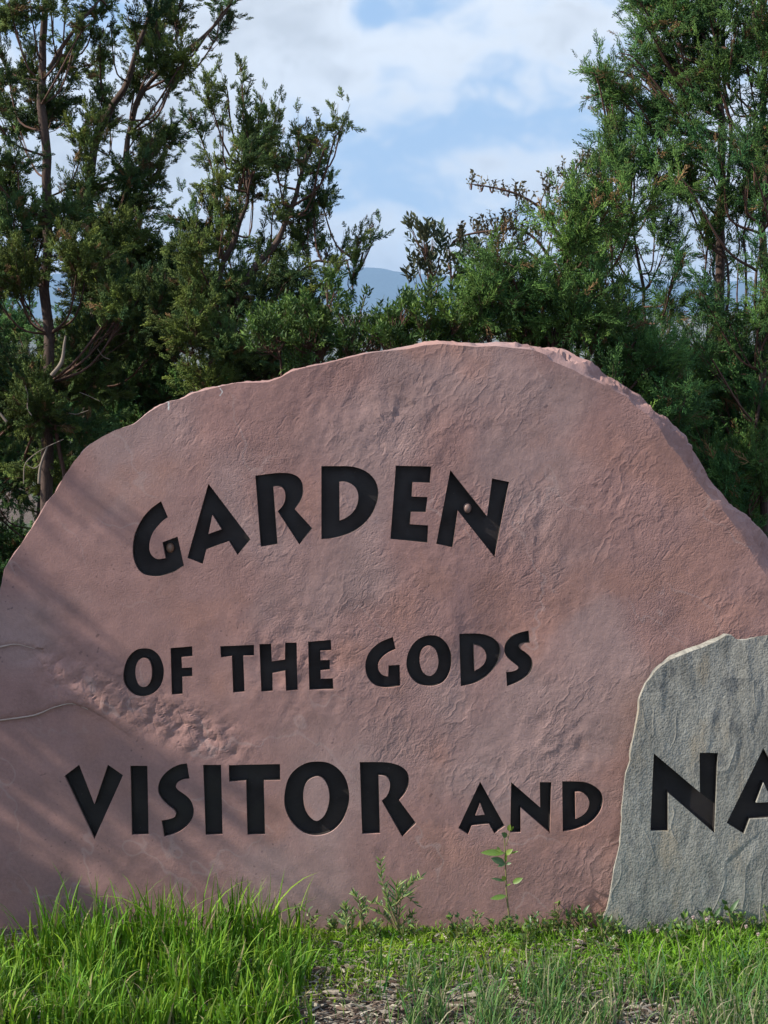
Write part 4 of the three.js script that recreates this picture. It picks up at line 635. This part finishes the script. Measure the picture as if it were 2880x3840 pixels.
function chipGeo(seed) {                                                // a split chip: uneven six-sided sliver with tapered ends
  const r = rng(seed), pos = [], idx = [], n = 4;
  for (let i = 0; i <= n; i++) { const t = i / n - 0.5, w = 0.5 * (i === 0 || i === n ? 0.35 + 0.4 * r() : 0.85 + 0.3 * r()), h = 0.5 * (i === 0 || i === n ? 0.4 : 0.8 + 0.4 * r()), o = (r() - 0.5) * 0.15; pos.push(t, -h, -w + o, t, h, -w * 0.8 + o, t, h * 1.1, w * 0.7 + o, t, -h, w + o); if (i) for (let k = 0; k < 4; k++) { const p = (i - 1) * 4 + k, q = (i - 1) * 4 + (k + 1) % 4; idx.push(p, p + 4, q, q, p + 4, q + 4); } }
  idx.push(0, 1, 2, 0, 2, 3); const e = n * 4; idx.push(e, e + 2, e + 1, e, e + 3, e + 2);
  return toCreasedNormals(geoOf(pos, idx), 0.5);
}
const chips = [1, 2, 3, 4].map((s) => chipGeo(s * 7));
const chipMap = dataMap(256, 64, (u, v, c) => { const f = 0.75 + 0.35 * N2(u * 3, v * 26) + 0.15 * N2(u * 30, v * 60); c[0] = c[1] = c[2] = clamp(f); }, true);
const chipMat = new THREE.MeshStandardMaterial({ color: lin(1, 1, 1), roughness: 0.9 });
const chipTones = [lin(0.27, 0.21, 0.16), lin(0.44, 0.37, 0.29), lin(0.19, 0.13, 0.095), lin(0.12, 0.07, 0.05), lin(0.34, 0.30, 0.26), lin(0.58, 0.51, 0.40)];
{
  const r = rng(902), lists = chips.map(() => []);
  const place = (px, py, L, W, H, y) => { const p = G(px, py), e = new THREE.Euler((r() - 0.5) * 0.9, (r() - 0.5) * 2.3, (r() - 0.5) * 0.55); return new THREE.Matrix4().compose(V(p.x, y, p.z), new THREE.Quaternion().setFromEuler(e), V(L, H, W)); };
  for (let i = 0; i < 14000; i++) { const py = 3490 + 520 * Math.pow(r(), 0.7), px = -200 + 3400 * r(); const L = 0.010 + 0.05 * r() * r(); lists[i % 4].push([place(px, py, L, 0.002 + 0.0045 * r(), 0.0015 + 0.002 * r(), 0.002 + 0.010 * r()), chipTones[Math.floor(Math.pow(r(), 0.9) * 6)].clone().multiplyScalar(0.2 + 0.7 * r())]); }
  const g = new THREE.Group(); g.name = 'wood_chip_mulch'; g.userData = { label: 'grey and brown wood chip mulch scattered over the soil', category: 'mulch', kind: 'stuff' }; scene.add(g);
  lists.forEach((l, i) => instances('chips', chips[i], chipMat, l, g, 'stuff'));
  const mats = chipTones.map((c) => new THREE.MeshStandardMaterial({ map: chipMap, color: c.clone().multiplyScalar(0.85), roughness: 0.9 }));
  const big = [[1720, 3725, 0.085, 0.012], [2085, 3730, 0.075, 0.016], [2330, 3655, 0.07, 0.011], [2560, 3700, 0.08, 0.013], [2270, 3645, 0.06, 0.008], [2640, 3690, 0.07, 0.011], [2010, 3632, 0.07, 0.008], [1240, 3735, 0.045, 0.016], [1290, 3765, 0.04, 0.014], [1440, 3720, 0.05, 0.014], [1800, 3665, 0.06, 0.01]];
  for (let i = 0; i < 150; i++) big.push([1150 + 1760 * r(), 3640 + 230 * r(), 0.018 + 0.034 * r(), 0.004 + 0.005 * r()]);
  big.forEach(([px, py, L, W], i) => { const o = new THREE.Mesh(chips[i % 4], mats[Math.floor(r() * 6)]); o.name = numbered('wood_chip'); o.castShadow = o.receiveShadow = true; place(px, py, L, W, 0.004 + 0.004 * r(), 0.010 + 0.004 * r()).decompose(o.position, o.quaternion, o.scale); o.userData = { label: 'large weathered wood chip lying on the mulch', category: 'wood chip', group: 'large chips on the mulch' }; scene.add(o); });
}
// --- weeds
const weedMat = (r, g, b) => leafMat(r, g, b, 0.4, 0.5), weedGreen = weedMat(0.15, 0.27, 0.03), weedDark = weedMat(0.08, 0.165, 0.05), weedPale = weedMat(0.24, 0.34, 0.06), stemMat = new THREE.MeshStandardMaterial({ color: lin(0.17, 0.15, 0.06), roughness: 0.7 });
{ // the tall single-stemmed weed with oval leaves
  const w = view(1220, 3080, 800 / 1659), t = thing('tall_weed', 'single upright weed with oval leaves before the small carved word', 'weed'), z = 0.055, tb = new Tubes();
  const pt = (x, y, dz = 0) => P(...w([x, y]), z + dz);
  tb.add(curvePts([pt(1445, 850), pt(1425, 700), pt(1410, 560), pt(1403, 400), pt(1398, 260), pt(1392, 130)], 20), 0.0032, 0.0016, 6);
  tb.add(curvePts([pt(1405, 190), pt(1425, 110), pt(1440, 60)], 8), 0.0018, 0.001, 5); part('stem', tb.geo(), stemMat, t);
  const leaves = [[1395, 245, 1205, 240, 52, 0], [1360, 215, 1335, 225, 46, 2], [1400, 260, 1455, 215, 40, 2], [1395, 325, 1290, 285, 55, 1], [1400, 330, 1340, 350, 26, 1], [1402, 320, 1405, 250, 22, 0], [1408, 330, 1445, 325, 22, 1], [1400, 465, 1290, 440, 22, 1], [1400, 455, 1375, 430, 36, 2], [1455, 480, 1535, 440, 42, 0], [1408, 580, 1280, 600, 40, 0], [1425, 75, 1435, 25, 34, 2], [1412, 120, 1375, 90, 42, 1], [1445, 75, 1460, 40, 16, 0], [1440, 250, 1500, 230, 14, 0], [1412, 500, 1440, 485, 12, 0]];
  leaves.forEach(([x0, y0, x1, y1, wd, k]) => { const a = pt(x0, y0), b = pt(x1, y1, 0.012), L = a.distanceTo(b), g = leafGeo(L, wd * 0.4822 / 1270, { fold: 0.25, droop: 0.12, seg: 6, peak: 0.45, tip: 0.75 }); g.applyMatrix4(facing(a, b.clone().sub(a), V(-0.2, 0.5, 1))); part('leaf', g, [weedGreen, weedDark, weedPale][k], t); });
}
/** Feathery weed with narrow leaves along branching stems. */
function narrowWeed(label, base, stems, seed, group) {
  const r = rng(seed), t = thing('narrow_leaved_weed', label, 'weed', group), tb = new Tubes(), w = view(1220, 3080, 800 / 1659), z = base; let k = 0;
  for (const { pts, n, len } of stems) {
    const c = curvePts(pts.map(([x, y]) => P(...w([x, y]), z + (r() - 0.5) * 0.03)), 16); tb.add(c, 0.0026, 0.0009, 5);
    for (let i = 0, m = Math.round(n * 2.1); i < m; i++) { const f = 0.18 + 0.82 * (i + r()) / m, p = c[Math.min(16, Math.floor(f * 16))], q = c[Math.max(0, Math.floor(f * 16) - 2)], d = p.clone().sub(q).normalize().multiplyScalar(0.8).add(V((r() - 0.5) * 2.1, (r() - 0.3) * 0.8, (r() - 0.5) * 1.2)).normalize(); const g = leafGeo(len * (0.5 + 0.7 * r()) * (1.15 - 0.4 * f), 0.0042, { fold: 0.4, droop: 0.35 * r() + 0.1, seg: 4, peak: 0.35 }); g.applyMatrix4(facing(p, d, V(r() - 0.7, 0.4, 1))); part('leaf', g, [weedGreen, weedDark, weedGreen, weedPale, weedDark][k++ % 5], t); }
  }
  part('stem', tb.geo(), stemMat, t);
}
narrowWeed('tall bushy weed with narrow leaves below the large carved word', 0.07, [{ pts: [[560, 850], [555, 640], [550, 490]], n: 14, len: 0.06 }, { pts: [[560, 800], [490, 620], [440, 450], [425, 280]], n: 24, len: 0.032 }, { pts: [[570, 830], [590, 600], [650, 490], [760, 430]], n: 20, len: 0.036 }, { pts: [[550, 820], [480, 680], [360, 640], [310, 700]], n: 12, len: 0.036 }, { pts: [[570, 840], [640, 740], [690, 710]], n: 9, len: 0.03 }, { pts: [[555, 640], [620, 580], [720, 660]], n: 8, len: 0.05 }, { pts: [[545, 830], [470, 740], [400, 700]], n: 9, len: 0.036 }], 41);
narrowWeed('short weed with spiky narrow leaves next to the tall bushy weed', 0.08, [{ pts: [[275, 860], [280, 740], [250, 600], [215, 555]], n: 15, len: 0.034 }, { pts: [[270, 830], [290, 700], [300, 600]], n: 8, len: 0.03 }], 42, 'short spiky weeds at the foot of the pink sign');
narrowWeed('dense blue green weed close to the tall grass at the foot of the sign', 0.08, [{ pts: [[170, 880], [160, 740], [150, 640]], n: 18, len: 0.03 }, { pts: [[180, 880], [140, 780], [80, 700]], n: 9, len: 0.03 }, { pts: [[190, 880], [210, 760], [200, 680]], n: 10, len: 0.026 }], 43);
narrowWeed('thin weed with few upright leaves by the single tall weed', 0.06, [{ pts: [[1150, 870], [1160, 780], [1165, 700]], n: 7, len: 0.028 }, { pts: [[1150, 860], [1180, 780], [1215, 710]], n: 5, len: 0.026 }, { pts: [[1310, 880], [1300, 800], [1270, 760]], n: 9, len: 0.022 }], 44);
// low leafy weeds along the foot of the slabs, clones of four plants
{
  const r = rng(55), protos = [];
  for (let v = 0; v < 4; v++) {
    const g = new THREE.Group(), tb = new Tubes(); let leaf = 0;
    const lg = [leafGeo(0.022, 0.010, { fold: 0.3, droop: 0.25, seg: 4, tip: 0.8 }), leafGeo(0.015, 0.008, { fold: 0.3, droop: 0.2, seg: 4, tip: 0.8 }), leafGeo(0.032, 0.008, { fold: 0.35, droop: 0.4, seg: 4 })];
    for (let s = 0; s < 5; s++) { const th = r() * 6.28, h = 0.035 + 0.05 * r(), end = V(Math.cos(th) * 0.04 * r(), h, Math.sin(th) * 0.03 * r()), c = curvePts([V(0, -0.005, 0), V(end.x * 0.3, h * 0.5, end.z * 0.3), end], 6); tb.add(c, 0.0015, 0.0008, 4); for (let i = 0; i < 6; i++) { const p = c[1 + Math.floor(r() * 5.9)], d = V(r() - 0.5, 0.35 * r() + 0.1, r() - 0.5).normalize(); const o = new THREE.Mesh(lg[(leaf++ + v) % 3], [weedGreen, weedDark, weedPale][Math.floor(r() * 2.6)]); o.name = 'leaf'; o.castShadow = o.receiveShadow = true; along(p, d, (r() - 0.5) * 1.5, 0.7 + 0.6 * r()).decompose(o.position, o.quaternion, o.scale); g.add(o); } }
    const st = new THREE.Mesh(tb.geo(), stemMat); st.name = 'stem'; g.add(st); protos.push(g);
  }
  const spots = []; for (let i = 0; i < 46; i++) spots.push([1960 + 960 * r(), 3488 + 60 * r() + (r() < 0.3 ? 60 * r() : 0), 0.5 + 0.5 * r()]);
  for (let i = 0; i < 18; i++) spots.push([1160 + 760 * r(), 3492 + 40 * r(), 0.5 + 0.5 * r()]);
  spots.push([2080, 3492, 1.15], [2130, 3490, 1.0], [2180, 3496, 0.9], [2610, 3490, 1.0], [2660, 3492, 1.1], [2720, 3490, 1.35], [2760, 3494, 1.0], [2870, 3490, 1.5], [2890, 3500, 1.3], [2300, 3500, 0.9]);
  for (const [px, py, s] of spots) { const p = G(px, py), o = protos[Math.floor(r() * 4)].clone(); o.name = numbered('leafy_weed'); const grey = px > 2270; o.position.set(p.x, 0, Math.max(p.z, grey ? 0.10 : 0.03)); o.rotation.y = r() * 6.28; o.scale.setScalar(s); o.userData = { label: grey ? 'low leafy green weed at the foot of the grey slab' : 'low leafy green weed at the foot of the pink sign', category: 'weed', group: grey ? 'leafy weeds along the grey slab' : 'leafy weeds along the pink sign' }; scene.add(o); }
  // small pale clover-like flower heads on stalks
  const petal = new THREE.MeshStandardMaterial({ color: lin(0.62, 0.47, 0.44), roughness: 0.8 }), head = mergeGeometries(Array.from({ length: 16 }, (_, i) => { const y = 1 - (i + 0.5) / 8, th = i * 2.4, q = Math.sqrt(Math.max(0, 1 - y * y)), g = leafGeo(0.008, 0.0035, { fold: 0.4, droop: 0.1, seg: 2 }); g.applyMatrix4(along(V(0, 0, 0), V(q * Math.cos(th), y * 0.9 + 0.5, q * Math.sin(th)), 0, 1)); return g; }));
  const z2 = view(2000, 3280, 880 / 1659);
  for (const [x, y, h] of [[375, 395, 0.075], [1505, 370, 0.09], [880, 400, 0.085], [1130, 305, 0.11], [1225, 320, 0.11], [1310, 340, 0.10], [1590, 425, 0.07], [680, 405, 0.05], [545, 460, 0.05], [340, 540, 0.03], [320, 470, 0.04]]) {
    const [px, py] = z2([x, y]); const zz = 0.14 + 0.12 * r(), top = P(px, py, zz), f = thing('clover_flower', 'small pale pink flower head on a thin stalk in the weeds', 'flower', 'pale flower heads by the grey slab', [top.x, 0, zz]), tb = new Tubes(); tb.add(curvePts([V(0.006, -0.005, 0), V(0.002, top.y * 0.5, 0), V(0, Math.max(0.02, top.y), 0)], 6), 0.0011, 0.0009, 4); part('stalk', tb.geo(), weedPale, f); const hd = part('flower_head', head, petal, f); hd.position.set(0, Math.max(0.02, top.y), 0); void h;
  }
}
console.log('plants done');
renderer.render(scene, camera);
